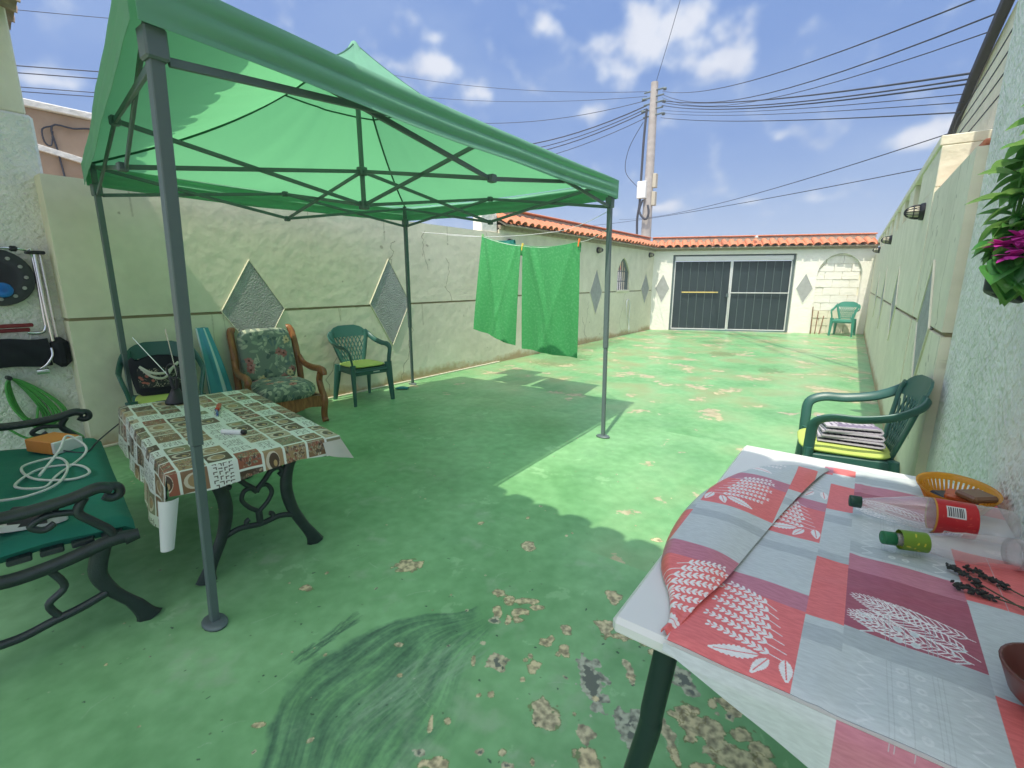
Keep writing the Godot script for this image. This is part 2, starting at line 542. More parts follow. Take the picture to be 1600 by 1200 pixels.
func floor_sheet(called: String, area: Rect2, px: Vector2i, near: bool) -> void:
	var w := px.x
	var h := px.y
	var ppm := w / area.size.x
	var na := noise(0.9 / ppm, 5, 101).get_image(w, h, false, false, false)
	var nb := noise(9.0 / ppm, 4, 102).get_image(w, h, false, false, false)
	var nc := noise((2.2 if near else 1.5) / ppm, 6, 103)
	nc.domain_warp_enabled = true
	nc.domain_warp_amplitude = 14.0 * ppm / 100.0
	nc.domain_warp_frequency = 4.0 / ppm
	var ncd := nc.get_image(w, h, false, false, false).get_data()
	var nad := na.get_data()
	var nbd := nb.get_data()
	var out := PackedByteArray()
	out.resize(w * h * 3)
	var p := 0
	for y in h:
		var z := area.position.y + y / ppm
		# share of bare concrete: more in the open yard and along the gate, little under the gazebo
		var worn := 0.0
		if z < -4.0: worn = clampf((-4.0 - z) * 0.5, 0.0, 1.0)
		if z < -12.5: worn = 1.0 + (-12.5 - z) * 0.14
		for x in w:
			var a := nad[p] - 128
			var b := nbd[p] - 128
			var c := ncd[p] - 128
			var wx := worn
			if near:
				var xx := area.position.x + x / ppm
				if xx > -1.3 and z < -2.0:
					wx = clampf((xx + 1.3) * 0.7, 0.0, 0.8)
			var th := 68 - wx * 22.0
			var e := c + b * 0.18
			var r: float
			var g: float
			var bl: float
			if wx > 0.02 and e > th:
				r = 172 + b * 0.22 + a * 0.1
				g = 166 + b * 0.22 + a * 0.1
				bl = 134 + b * 0.22
			else:
				r = 122 + a * 0.22 + b * 0.10
				g = 173 + a * 0.20 + b * 0.11
				bl = 120 + a * 0.20 + b * 0.10
				if wx > 0.02:
					# thin, rubbed paint in the open yard
					var k := clampf((e * 0.6 + a * 0.8 + 30.0) / 90.0, 0.0, 1.0) * minf(wx, 1.0) * 0.95
					r += (140 - r) * k
					g += (152 - g) * k
					bl += (108 - bl) * k
				elif c < -58 and b > 0:
					# chalky scuffs
					r += 14
					g += 10
					bl += 12
			out[p * 3] = int(r)
			out[p * 3 + 1] = int(g)
			out[p * 3 + 2] = int(bl)
			p += 1
	var im := Image.create_from_data(w, h, false, Image.FORMAT_RGB8, out)
	var at := func(x: float, z: float) -> Vector2: return Vector2((x - area.position.x) * ppm, (z - area.position.y) * ppm)
	if near:
		stains(im, at, ppm)
		var fn := noise(0.035, 3, 110)
		for c in CHIPS:
			chip(im, at.call(c[0], c[1]), c[2] * ppm * 1.3, c[3] * ppm * 1.3, c[4], c[5], fn)
		for k in 190:
			var x := rng.randf_range(-4.6, 0.2)
			var z := rng.randf_range(-3.6, -0.2)
			var s := rng.randf_range(0.0025, 0.007)
			if x > -1.3 and z > -1.6: s *= 1.7
			chip(im, at.call(x, z), s * ppm * rng.randf_range(0.7, 1.8), s * ppm, rng.randf_range(0.0, 0.4), rng.randf() * 3.0, fn)
		for k in 60:
			var q: Vector2 = at.call(rng.randf_range(-2.6, -0.4), rng.randf_range(-1.6, -0.2))
			dab(im, q.x, q.y, rng.randf_range(0.6, 2.6), rng.randf_range(0.5, 1.2), Color(0.16, 0.24, 0.20, 0.7), rng.randf() * 3.0)
	else:
		# damp stains beside the left wall and in the middle of the yard
		var fn := noise(0.05, 3, 111)
		for s in [[-4.6, -9.2, 0.28, 1.6], [-4.3, -12.6, 0.35, 0.7], [-2.1, -9.6, 0.24, 0.35], [-2.7, -11.4, 0.3, 0.3], [-1.1, -8.2, 0.2, 0.25], [-4.2, -7.2, 0.4, 0.8], [-2.9, -13.4, 1.3, 0.22]]:
			var q: Vector2 = at.call(s[0], s[1])
			for y in range(int(q.y - s[3] * ppm * 1.3), int(q.y + s[3] * ppm * 1.3)):
				for x in range(int(q.x - s[2] * ppm * 1.3), int(q.x + s[2] * ppm * 1.3)):
					if x < 0 or y < 0 or x >= w or y >= h: continue
					var dx: float = (x - q.x) / (s[2] * ppm)
					var dy: float = (y - q.y) / (s[3] * ppm)
					if sqrt(dx * dx + dy * dy) + fn.get_noise_2d(x, y) * 0.7 < 0.9:
						im.set_pixel(x, y, im.get_pixel(x, y).lerp(Color(0.36, 0.44, 0.28), 0.42))
	var m := StandardMaterial3D.new()
	m.albedo_texture = ImageTexture.create_from_image(im)
	m.texture_repeat = false
	m.roughness = 0.62
	m.metallic_specular = 0.4
	m.roughness_texture = ntex(0.02, 4, 120, [[0.0, Color(0.45, 0.45, 0.45)], [1.0, Color(0.85, 0.85, 0.85)]])
	var b := MB.new()
	var e := area.end
	var s := area.position
	b.quad(Vector3(s.x, 0, e.y), Vector3(e.x, 0, e.y), Vector3(e.x, 0, s.y), Vector3(s.x, 0, s.y), Vector2(0, 1), Vector2(1, 1), Vector2(1, 0), Vector2(0, 0))
	var o := part(self, called, b, m)
	o.set_meta("kind", "structure")
	tag(o, "worn green painted concrete floor of the %s" % ("porch and gazebo end of the yard" if near else "open yard before the gate"), "floor")

func chip(im: Image, c: Vector2, rx: float, ry: float, tone: float, turn: float, fn: FastNoiseLite) -> void:
	var r := int(maxf(rx, ry) * 1.6) + 1
	var cs := cos(turn)
	var sn := sin(turn)
	var cream := Color(0.77, 0.71, 0.56).lerp(Color(0.60, 0.63, 0.58), tone)
	for y in range(maxi(0, int(c.y) - r), mini(im.get_height(), int(c.y) + r + 1)):
		for x in range(maxi(0, int(c.x) - r), mini(im.get_width(), int(c.x) + r + 1)):
			var d := Vector2(x, y) - c
			var px := (d.x * cs + d.y * sn) / rx
			var py := (-d.x * sn + d.y * cs) / ry
			var q := sqrt(px * px + py * py) + fn.get_noise_2d(x * 1.5, y * 1.5) * 0.8
			if q < 1.0:
				var k := fn.get_noise_2d(x * 3.0 + 900.0, y * 3.0)
				var col := cream.darkened(clampf(k * 0.5, -0.15, 0.3))
				if tone > 0.3 and q < 0.45 + k * 0.4:
					col = Color(0.42, 0.44, 0.40)
				im.set_pixel(x, y, col)
			elif q < 1.12 and tone < 0.3:
				im.set_pixel(x, y, im.get_pixel(x, y).lerp(Color(0.46, 0.42, 0.26), 0.5))

# dark smears of old paint and oil in front of the porch, pale dust rubbed beside them
func stains(im: Image, at: Callable, ppm: float) -> void:
	var dark := Color(0.17, 0.27, 0.25)
	var fn := noise(0.012, 4, 131)
	var lc := [Vector3(-1.22, 0, -0.42), Vector3(-1.45, 0, -0.62), Vector3(-1.46, 0, -0.82), Vector3(-1.40, 0, -1.06), Vector3(-1.18, 0, -1.31)]
	var rc := [Vector3(-0.80, 0, -0.52), Vector3(-0.93, 0, -0.70), Vector3(-0.97, 0, -0.88), Vector3(-1.06, 0, -1.05), Vector3(-1.06, 0, -1.24)]
	var ls := curve(lc, 10)
	var rs := curve(rc, 10)
	# a dark smear, wiped in long curved streaks
	var fine := noise(0.02, 4, 133)
	var a0: Vector2 = at.call(-1.56, -1.36)
	var a1: Vector2 = at.call(-0.72, -0.30)
	for y in range(int(a0.y), int(a1.y)):
		for x in range(int(a0.x), int(a1.x)):
			var wx := -1.56 + (x - a0.x) / ppm
			var wz := -1.36 + (y - a0.y) / ppm
			var f := clampf((wz + 0.42) / -0.89, 0.0, 1.0) * 40.0
			var i := mini(int(f), 39)
			var l3: Vector3 = ls[i].lerp(ls[i + 1], f - i)
			var r3: Vector3 = rs[i].lerp(rs[i + 1], f - i)
			var wob := fine.get_noise_2d(x, y)
			var s := (wx - l3.x) / maxf(0.05, r3.x - l3.x) + wob * 0.10
			if s < 0.0 or s > 1.3:
				continue
			var s0 := (wx - l3.x) / maxf(0.05, r3.x - l3.x)
			var streak := fn.get_noise_2d(s0 * 520.0, f * 6.0) + 0.6 * fn.get_noise_2d(s0 * 2400.0, f * 10.0 + 300.0) + 0.4 * fine.get_noise_2d(x * 7.0, y * 7.0)
			var k := clampf(0.56 - 0.26 * s + streak * 0.5, 0.0, 1.0) * clampf(s * 14.0, 0.0, 1.0) * clampf((1.3 - s) * 4.0, 0.0, 1.0)
			k *= clampf((wz + 1.34 + wob * 0.1) * 9.0, 0.0, 1.0)
			if k > 0.02:
				im.set_pixel(x, y, im.get_pixel(x, y).lerp(dark, k * 0.7))
	for k in 60:
		var t := rng.randf()
		var p := Vector2(-1.50, -0.70).lerp(Vector2(-1.53, -0.96), t)
		var q: Vector2 = at.call(p.x + rng.randf_range(-0.02, 0.02), p.y)
		stroke(im, [q, q + Vector2(rng.randf_range(-6, 4), rng.randf_range(-30, -8))], rng.randf_range(1, 4), Color(dark, 0.10))
	for k in 150:
		var s := rng.randf()
		var p := Vector2(-1.10, -0.62).lerp(Vector2(-1.06, -1.05), s) + Vector2(rng.randf_range(-0.09, 0.07), 0)
		var q: Vector2 = at.call(p.x, p.y)
		stroke(im, [q, q + Vector2(rng.randf_range(-6, 12), rng.randf_range(-60, -16))], rng.randf_range(1, 4), Color(0.60, 0.70, 0.60, rng.randf_range(0.04, 0.14)))
	# pale scratches and grit
	for k in 130:
		var q: Vector2 = at.call(rng.randf_range(-4.2, 0.2), rng.randf_range(-3.4, -0.2))
		var d := Vector2.from_angle(rng.randf() * TAU) * rng.randf_range(6, 34)
		stroke(im, [q, q + d * 0.5 + Vector2(rng.randf_range(-3, 3), rng.randf_range(-3, 3)), q + d], 1.0, Color(0.68, 0.76, 0.66, rng.randf_range(0.15, 0.4)))
	for k in 420:
		var q: Vector2 = at.call(rng.randf_range(-4.6, 0.3), rng.randf_range(-3.6, -0.1))
		dab(im, q.x, q.y, rng.randf_range(0.5, 1.5), rng.randf_range(0.5, 1.1), Color(0.24, 0.27, 0.20, rng.randf_range(0.2, 0.6)) if k % 3 else Color(0.76, 0.76, 0.66, 0.6), rng.randf() * 3.0)
	# dusty, rubbed patches
	for d in [[-2.26, -1.0, 0.13, 0.09], [-1.78, -1.16, 0.10, 0.07], [-1.66, -1.3, 0.12, 0.06], [-1.49, -1.13, 0.08, 0.06], [-1.98, -1.42, 0.16, 0.05], [-0.64, -1.16, 0.16, 0.12], [-0.82, -0.95, 0.14, 0.12], [-1.5, -1.7, 0.2, 0.06], [-0.5, -0.9, 0.2, 0.14], [-1.2, -1.5, 0.1, 0.06], [-0.9, -0.75, 0.12, 0.1], [-2.6, -2.2, 0.3, 0.1], [-1.7, -2.0, 0.22, 0.08], [-3.2, -2.7, 0.3, 0.14], [-2.1, -0.62, 0.16, 0.1], [-1.75, -0.5, 0.2, 0.12], [-2.4, -1.7, 0.22, 0.1], [-0.9, -1.9, 0.2, 0.08], [-0.6, -1.5, 0.14, 0.1], [-1.0, -1.3, 0.1, 0.06]]:
		var c: Vector2 = at.call(d[0], d[1])
		var rx: float = d[2] * ppm
		var ry: float = d[3] * ppm
		for y in range(int(c.y - ry * 1.4), int(c.y + ry * 1.4)):
			for x in range(int(c.x - rx * 1.4), int(c.x + rx * 1.4)):
				var q := sqrt(pow((x - c.x) / rx, 2) + pow((y - c.y) / ry, 2))
				var nn := fn.get_noise_2d(x * 2.4, y * 2.4)
				var k := clampf((0.75 - q + nn * 1.3), 0.0, 1.0) * 0.42
				if k > 0.0:
					im.set_pixel(x, y, im.get_pixel(x, y).lerp(Color(0.66, 0.73, 0.63), k))


# plastered skin of a wall: blotches, trowel sweeps, stains along the foot, hairline cracks; drawn at 150 pixels a metre
func wall_skin(l: float, h: float, sd: int, a: Color, b: Color, foot: float) -> StandardMaterial3D:
	var w := int(l * 150.0)
	var hh := int(h * 150.0)
	var n1 := noise(0.006, 5, sd).get_image(w, hh, false, false, false).get_data()
	var n2 := noise(0.05, 4, sd + 1).get_image(w, hh, false, false, false).get_data()
	var tr := noise(0.016, 3, sd + 2)
	tr.domain_warp_enabled = true
	tr.domain_warp_amplitude = 40.0
	tr.domain_warp_frequency = 0.012
	var n3 := tr.get_image(w, hh, false, false, false).get_data()
	var out := PackedByteArray()
	out.resize(w * hh * 3)
	var p := 0
	var brown := Color(0.60, 0.47, 0.30)
	for y in hh:
		var up := h - y / 150.0
		for x in w:
			var k := n1[p] / 255.0 * 0.75 + n3[p] / 255.0 * 0.3 + (n2[p] - 128) / 700.0
			var c := a.lerp(b, clampf(k, 0.0, 1.0))
			if foot > 0.0 and up < 0.55:
				var q := n1[p] / 255.0 * 0.8 + n2[p] / 255.0 * 0.5 - up / foot
				if q > 0.0:
					c = c.lerp(brown, minf(q * 1.3, 0.6))
			out[p * 3] = clampi(int(c.r * 255.0), 0, 255)
			out[p * 3 + 1] = clampi(int(c.g * 255.0), 0, 255)
			out[p * 3 + 2] = clampi(int(c.b * 255.0), 0, 255)
			p += 1
	var im := Image.create_from_data(w, hh, false, Image.FORMAT_RGB8, out)
	var r := RandomNumberGenerator.new()
	r.seed = sd
	for c in 4:
		var q := Vector2(r.randf_range(20, w - 20), r.randf_range(0, hh * 0.5))
		var pts := [q]
		for i in r.randi_range(8, 26):
			q += Vector2(r.randf_range(-7, 7), r.randf_range(1, 11))
			pts.append(q)
		stroke(im, pts, 1.0, Color(0.38, 0.34, 0.26, 0.5))
	for c in 9:
		var q := Vector2(r.randf_range(4, w - 4), r.randf_range(0, hh * 0.9))
		dab(im, q.x, q.y, r.randf_range(1, 3), r.randf_range(1, 4), Color(0.45, 0.40, 0.32, 0.35), r.randf() * 3)
	for c in 6:
		var q := Vector2(r.randf_range(4, w - 4), 0)
		var len := r.randf_range(8, 60)
		stroke(im, [q, q + Vector2(r.randf_range(-2, 2), len)], r.randf_range(1.0, 4.0), Color(0.50, 0.47, 0.38, 0.14))
	var m := mat(Color.WHITE, 0.93)
	m.albedo_texture = ImageTexture.create_from_image(im)
	m.heightmap_enabled = true
	m.heightmap_texture = ImageTexture.create_from_image(noise(0.035, 5, sd + 4).get_image(w, hh, false, false, false))
	m.heightmap_scale = 0.45
	return m


# ---------------------------------------------------------------- walls of the yard
# local frame of a wall: x along it, y up, z out of its face
func wall_body(o: Node3D, l: float, h: float, th: float, gy: float, m: Material, x0 := 0.0, skin_low: Material = null, skin_up: Material = null) -> void:
	part(o, "lower_wall", faced(x0, l, 0.0, gy - 0.012, th), skin_low if skin_low else m)
	part(o, "groove", box_mb(Vector3(x0 + 0.01, gy - 0.014, -th + 0.01), Vector3(l - 0.01, gy + 0.014, -0.016)), M.groove)
	part(o, "upper_wall", faced(x0, l, gy + 0.012, h, th), skin_up if skin_up else m)

# a slab whose faces carry uv: the front is the whole picture, the other faces repeat its edge
func faced(x0: float, x1: float, y0: float, y1: float, th: float) -> MB:
	var m := MB.new()
	var n := Vector3(0, 0, 0)
	m.quad(Vector3(x0, y0, 0), Vector3(x1, y0, 0), Vector3(x1, y1, 0), Vector3(x0, y1, 0), Vector2(0, 1), Vector2(1, 1), Vector2(1, 0), Vector2(0, 0))
	m.quad(Vector3(x1, y0, -th), Vector3(x0, y0, -th), Vector3(x0, y1, -th), Vector3(x1, y1, -th), Vector2(0, 1), Vector2(1, 1), Vector2(1, 0), Vector2(0, 0))
	m.quad(Vector3(x0, y1, 0), Vector3(x1, y1, 0), Vector3(x1, y1, -th), Vector3(x0, y1, -th), Vector2(0, 0.06), Vector2(1, 0.06), Vector2(1, 0), Vector2(0, 0))
	m.quad(Vector3(x0, y0, -th), Vector3(x1, y0, -th), Vector3(x1, y0, 0), Vector3(x0, y0, 0), Vector2(0, 1), Vector2(1, 1), Vector2(1, 0.95), Vector2(0, 0.95))
	m.quad(Vector3(x0, y0, -th), Vector3(x0, y0, 0), Vector3(x0, y1, 0), Vector3(x0, y1, -th), Vector2(0, 1), Vector2(0.04, 1), Vector2(0.04, 0), Vector2(0, 0))
	m.quad(Vector3(x1, y0, 0), Vector3(x1, y0, -th), Vector3(x1, y1, -th), Vector3(x1, y1, 0), Vector2(0.96, 1), Vector2(1, 1), Vector2(1, 0), Vector2(0.96, 0))
	return m

func diamond(o: Node3D, x: float, y: float, hw: float, hh: float, trim: Material) -> void:
	var p := PackedVector2Array([Vector2(x - hw, y), Vector2(x, y - hh), Vector2(x + hw, y), Vector2(x, y + hh)])
	var m := MB.new()
	m.prism(p, -0.01, 0.004)
	var d := part(o, "diamond_panel", m, M.diamond)
	var f := MB.new()
	for i in 4:
		var a := Vector3(p[i].x, p[i].y, 0.005)
		var b := Vector3(p[(i + 1) % 4].x, p[(i + 1) % 4].y, 0.005)
		f.bar(a, b, 0.009, 0.012, 0.002, Vector3(0, 0, 1))
	part(d, "diamond_edge", f, trim)

func tile_mesh(r0: float, r1: float, l: float, up: bool) -> ArrayMesh:
	var m := MB.new()
	var s := 1.0 if up else -1.0
	var f := func(u: float, v: float) -> Vector3:
		var r := lerpf(r0, r1, v)
		var a := PI * (1.0 - u) if up else PI * u
		return Vector3(cos(a) * r, sin(a) * r * s * 0.8, l * v)
	m.slab(8, 1, func(u: float, v: float) -> Vector3: return f.call(1.0 - u, v) if up else f.call(1.0 - u, v), 0.012)
	return m.mesh()

# a row of barrel tiles: covers and pans, sloping down and out over the wall's face
func tile_row(o: Node3D, l: float, y: float, back: float, out: float, drop: float, pitch := 0.2, x0 := 0.0) -> void:
	var len := sqrt(pow(back + out, 2) + drop * drop)
	var cover := tile_mesh(0.066, 0.082, len, true)
	var pan := tile_mesh(0.075, 0.062, len - 0.03, false)
	var ang := atan2(drop, back + out)
	var n := int((l - x0) / pitch)
	for i in n:
		for k in 2:
			var t := MeshInstance3D.new()
			t.name = "tile" if k == 0 else "pan_tile"
			t.mesh = cover if k == 0 else pan
			t.material_override = M.tiles[rng.randi() % 5]
			o.add_child(t, true)
			t.position = Vector3(x0 + (i + 0.25 + k * 0.5) * pitch, y + drop + (0.0 if k == 0 else 0.03) + rng.randf_range(-0.006, 0.006), -back + rng.randf_range(-0.012, 0.012))
			t.rotation = Vector3(ang + rng.randf_range(-0.02, 0.02), rng.randf_range(-0.03, 0.03), rng.randf_range(-0.04, 0.04))

func coping(o: Node3D, l: float, y: float, th: float, x0 := 0.0) -> void:
	var bed := part(o, "tiled_coping", box_mb(Vector3(x0, y - 0.03, -th - 0.02), Vector3(l, y + 0.05, 0.02), 0.01), M.mortar)
	part(bed, "mortar_band", box_mb(Vector3(x0, y + 0.052, -th - 0.05), Vector3(l, y + 0.33, -0.16), 0.02), M.mortar)
	part(bed, "ridge_cap", box_mb(Vector3(x0 - 0.01, y + 0.332, -th - 0.08), Vector3(l + 0.01, y + 0.365, -0.13), 0.012), M.tiles[2])
	var board := MB.new()
	board.bar(Vector3((x0 + l) * 0.5, y + 0.19, -0.18), Vector3((x0 + l) * 0.5, y + 0.035, 0.145), l - x0, 0.03, 0.004)
	part(bed, "eave_board", board, M.mortar)
	tile_row(bed, l, y + 0.065, 0.17, 0.19, 0.17, 0.2, x0)

func left_walls() -> void:
	# the bare wall under the gazebo
	var o := thing("yard_wall", "rough cream wall behind the gazebo with two grey diamonds and a groove", "wall", Vector3(LEFT_X, 0, -0.92), 90)
	wall_body(o, 5.42, 2.12, 0.2, 1.06, M.wall, 0.0, wall_skin(5.42, 1.06, 301, lin(0.62, 0.59, 0.45), lin(0.84, 0.80, 0.63), 0.22), wall_skin(5.42, 1.06, 311, lin(0.62, 0.59, 0.45), lin(0.84, 0.80, 0.63), 0.0))
	diamond(o, 1.41, 1.07, 0.31, 0.49, M.trim)
	diamond(o, 3.13, 1.08, 0.32, 0.55, M.trim)
	var skirt := MB.new()
	skirt.box(Vector3(0.02, 0, 0), Vector3(5.4, 0.022, 0.018), 0.006)
	part(o, "skirting", skirt, M.trim)

	# the tiled wall further on, with the arched window
	var q := thing("tiled_yard_wall", "cream wall topped with terracotta tiles, with arched grille window and two diamonds", "wall", Vector3(LEFT_X, 0, -6.34), 90)
	var h := 2.2
	var l := 7.1
	part(q, "lower_wall", faced(0, l, 0, 1.098, 0.2), wall_skin(l, 1.1, 321, lin(0.62, 0.59, 0.45), lin(0.84, 0.80, 0.63), 0.22))
	part(q, "groove", box_mb(Vector3(0.01, 1.09, -0.19), Vector3(4.5, 1.125, -0.016)), M.groove)
	part(q, "groove", box_mb(Vector3(5.5, 1.09, -0.19), Vector3(l - 0.01, 1.125, -0.016)), M.groove)
	var wx := 4.64
	var ww := 0.72
	var up := MB.new()
	up.box(Vector3(0, 1.122, -0.2), Vector3(wx, h, 0), 0.0)
	up.box(Vector3(wx + ww, 1.122, -0.2), Vector3(l, h, 0), 0.0)
	var poly := PackedVector2Array([Vector2(wx, h), Vector2(wx, 1.58)])
	for i in range(1, 12):
		var t := float(i) / 12.0
		var top := 1.58 + 0.34 * (1.0 - pow(absf(t * 2.0 - 1.0), 1.7))
		poly.append(Vector2(wx + ww * t, top))
	poly.append_array([Vector2(wx + ww, 1.58), Vector2(wx + ww, h)])
	up.prism(poly, -0.2, 0.0)
	part(q, "upper_wall", up, M.far_wall)
	var sill := MB.new()
	sill.box(Vector3(wx - 0.03, 1.1, -0.21), Vector3(wx + ww + 0.03, 1.15, 0.02), 0.006)
	part(q, "window_sill", sill, M.far_wall)
	var fr := MB.new()
	var arch := [Vector3(wx + 0.02, 1.15, -0.06), Vector3(wx + 0.02, 1.58, -0.06)]
	for i in range(1, 12):
		var t := float(i) / 12.0
		arch.append(Vector3(wx + 0.02 + (ww - 0.04) * t, 1.56 + 0.34 * (1.0 - pow(absf(t * 2.0 - 1.0), 1.7)), -0.06))
	arch.append_array([Vector3(wx + ww - 0.02, 1.58, -0.06), Vector3(wx + ww - 0.02, 1.15, -0.06)])
	fr.tube(arch, 0.03, 6)
	var grille := part(q, "window_grille", fr, M.steel_green)
	for i in 5:
		var t := (i + 1) / 6.0
		var bmb := MB.new()
		bmb.tube([Vector3(wx + ww * t, 1.15, -0.06), Vector3(wx + ww * t, 1.54 + 0.34 * (1.0 - pow(absf(t * 2.0 - 1.0), 1.7)), -0.06)], 0.012, 6)
		part(grille, "grille_bar", bmb, M.steel_green)
	for yy in [1.36, 1.6]:
		var bmb := MB.new()
		bmb.tube([Vector3(wx, yy, -0.055), Vector3(wx + ww, yy, -0.055)], 0.011, 6)
		part(grille, "grille_rail", bmb, M.steel_green)
	diamond(q, 3.53, 1.12, 0.3, 0.51, M.far_wall)
	diamond(q, 6.48, 1.16, 0.3, 0.42, M.far_wall)
	coping(q, l, h, 0.2)
	part(q, "end_block", box_mb(Vector3(-0.42, 2.125, -0.2), Vector3(-0.03, 2.42, -0.02), 0.01), M.white_wall)

	# outdoor shower pipe
	var s := MB.new()
	s.tube(curve([Vector3(0.05, 0.12, 0), Vector3(0.03, 0.4, 0), Vector3(0.04, 0.7, 0), Vector3(0.04, 0.84, -0.03), Vector3(0.045, 0.9, -0.12), Vector3(0.05, 0.86, -0.24), Vector3(0.06, 0.7, -0.27)].map(func(v): return Vector3(v.x, v.y, -v.z)), 5), 0.014, 7)
	s.tube(curve([Vector3(0.06, 0.7, 0.27), Vector3(0.05, 0.5, 0.2), Vector3(0.05, 0.3, 0.05), Vector3(0.05, 0.12, 0.06), Vector3(0.03, 0.10, 0.0)], 5), 0.009, 6)
	single("shower_pipe", "thin grey gooseneck pipe with hanging hose below arched window", "pipe", s, M.white_metal, Vector3(LEFT_X, 0, -11.75))

	# cage lamps on the walls
	var lamp := bulkhead("caged outdoor lamp on the tiled wall beside the hanging towels")
	lamp.position = Vector3(LEFT_X, 1.98, -6.6)
	lamp.rotation_degrees.y = 90
	copy(lamp, "caged outdoor lamp above the diamond between towels and arched window", Vector3(LEFT_X, 2.03, -9.88), 90)
	copy(lamp, "caged outdoor lamp on tiled wall near the corner beside the gate", Vector3(LEFT_X, 2.06, -13.0), 90)
	copy(lamp, "caged outdoor lamp on right wall under the parapet's first opening", Vector3(0.283, 1.90, -5.2), -88.6)
	copy(lamp, "caged outdoor lamp on right wall under the parapet's farther openings", Vector3(0.182, 1.96, -9.3), -88.6)
	copy(lamp, "caged outdoor lamp on right wall close to the bricked-up arch", Vector3(0.083, 2.02, -13.3), -88.6)

func bulkhead(label: String) -> Node3D:
	var o := thing("wall_lamp", label, "lamp", Vector3.ZERO, 0, "caged wall lamps around the yard")
	var t := Transform3D(Basis(Vector3.RIGHT, PI / 2), Vector3.ZERO)
	var b := MB.new()
	b.lathe([Vector2(0.0, 0.0), Vector2(0.095, 0.0), Vector2(0.1, 0.015), Vector2(0.095, 0.05), Vector2(0.07, 0.06), Vector2(0, 0.06)], 18, t)
	part(o, "lamp_base", b, M.black)
	var g := MB.new()
	g.lathe([Vector2(0.066, 0.055), Vector2(0.07, 0.1), Vector2(0.062, 0.15), Vector2(0.035, 0.175), Vector2(0, 0.18)], 16, t)
	part(o, "lamp_glass", g, mat(lin(0.55, 0.52, 0.38), 0.25))
	var c := MB.new()
	for k in 6:
		var a := PI * k / 6.0
		var pts := []
		for i in 13:
			var e := PI * i / 12.0
			pts.append(Vector3(cos(a) * cos(e) * 0.08, sin(a) * cos(e) * 0.08, 0.055 + sin(e) * 0.14))
		c.tube(pts, 0.006, 5)
	var ring := []
	for i in 21:
		ring.append(Vector3(cos(TAU * i / 20) * 0.076, sin(TAU * i / 20) * 0.076, 0.11))
	c.tube(ring, 0.006, 5)
	part(o, "lamp_cage", c, M.black)
	for n in o.get_children():
		n.scale = Vector3.ONE * 0.68
	return o

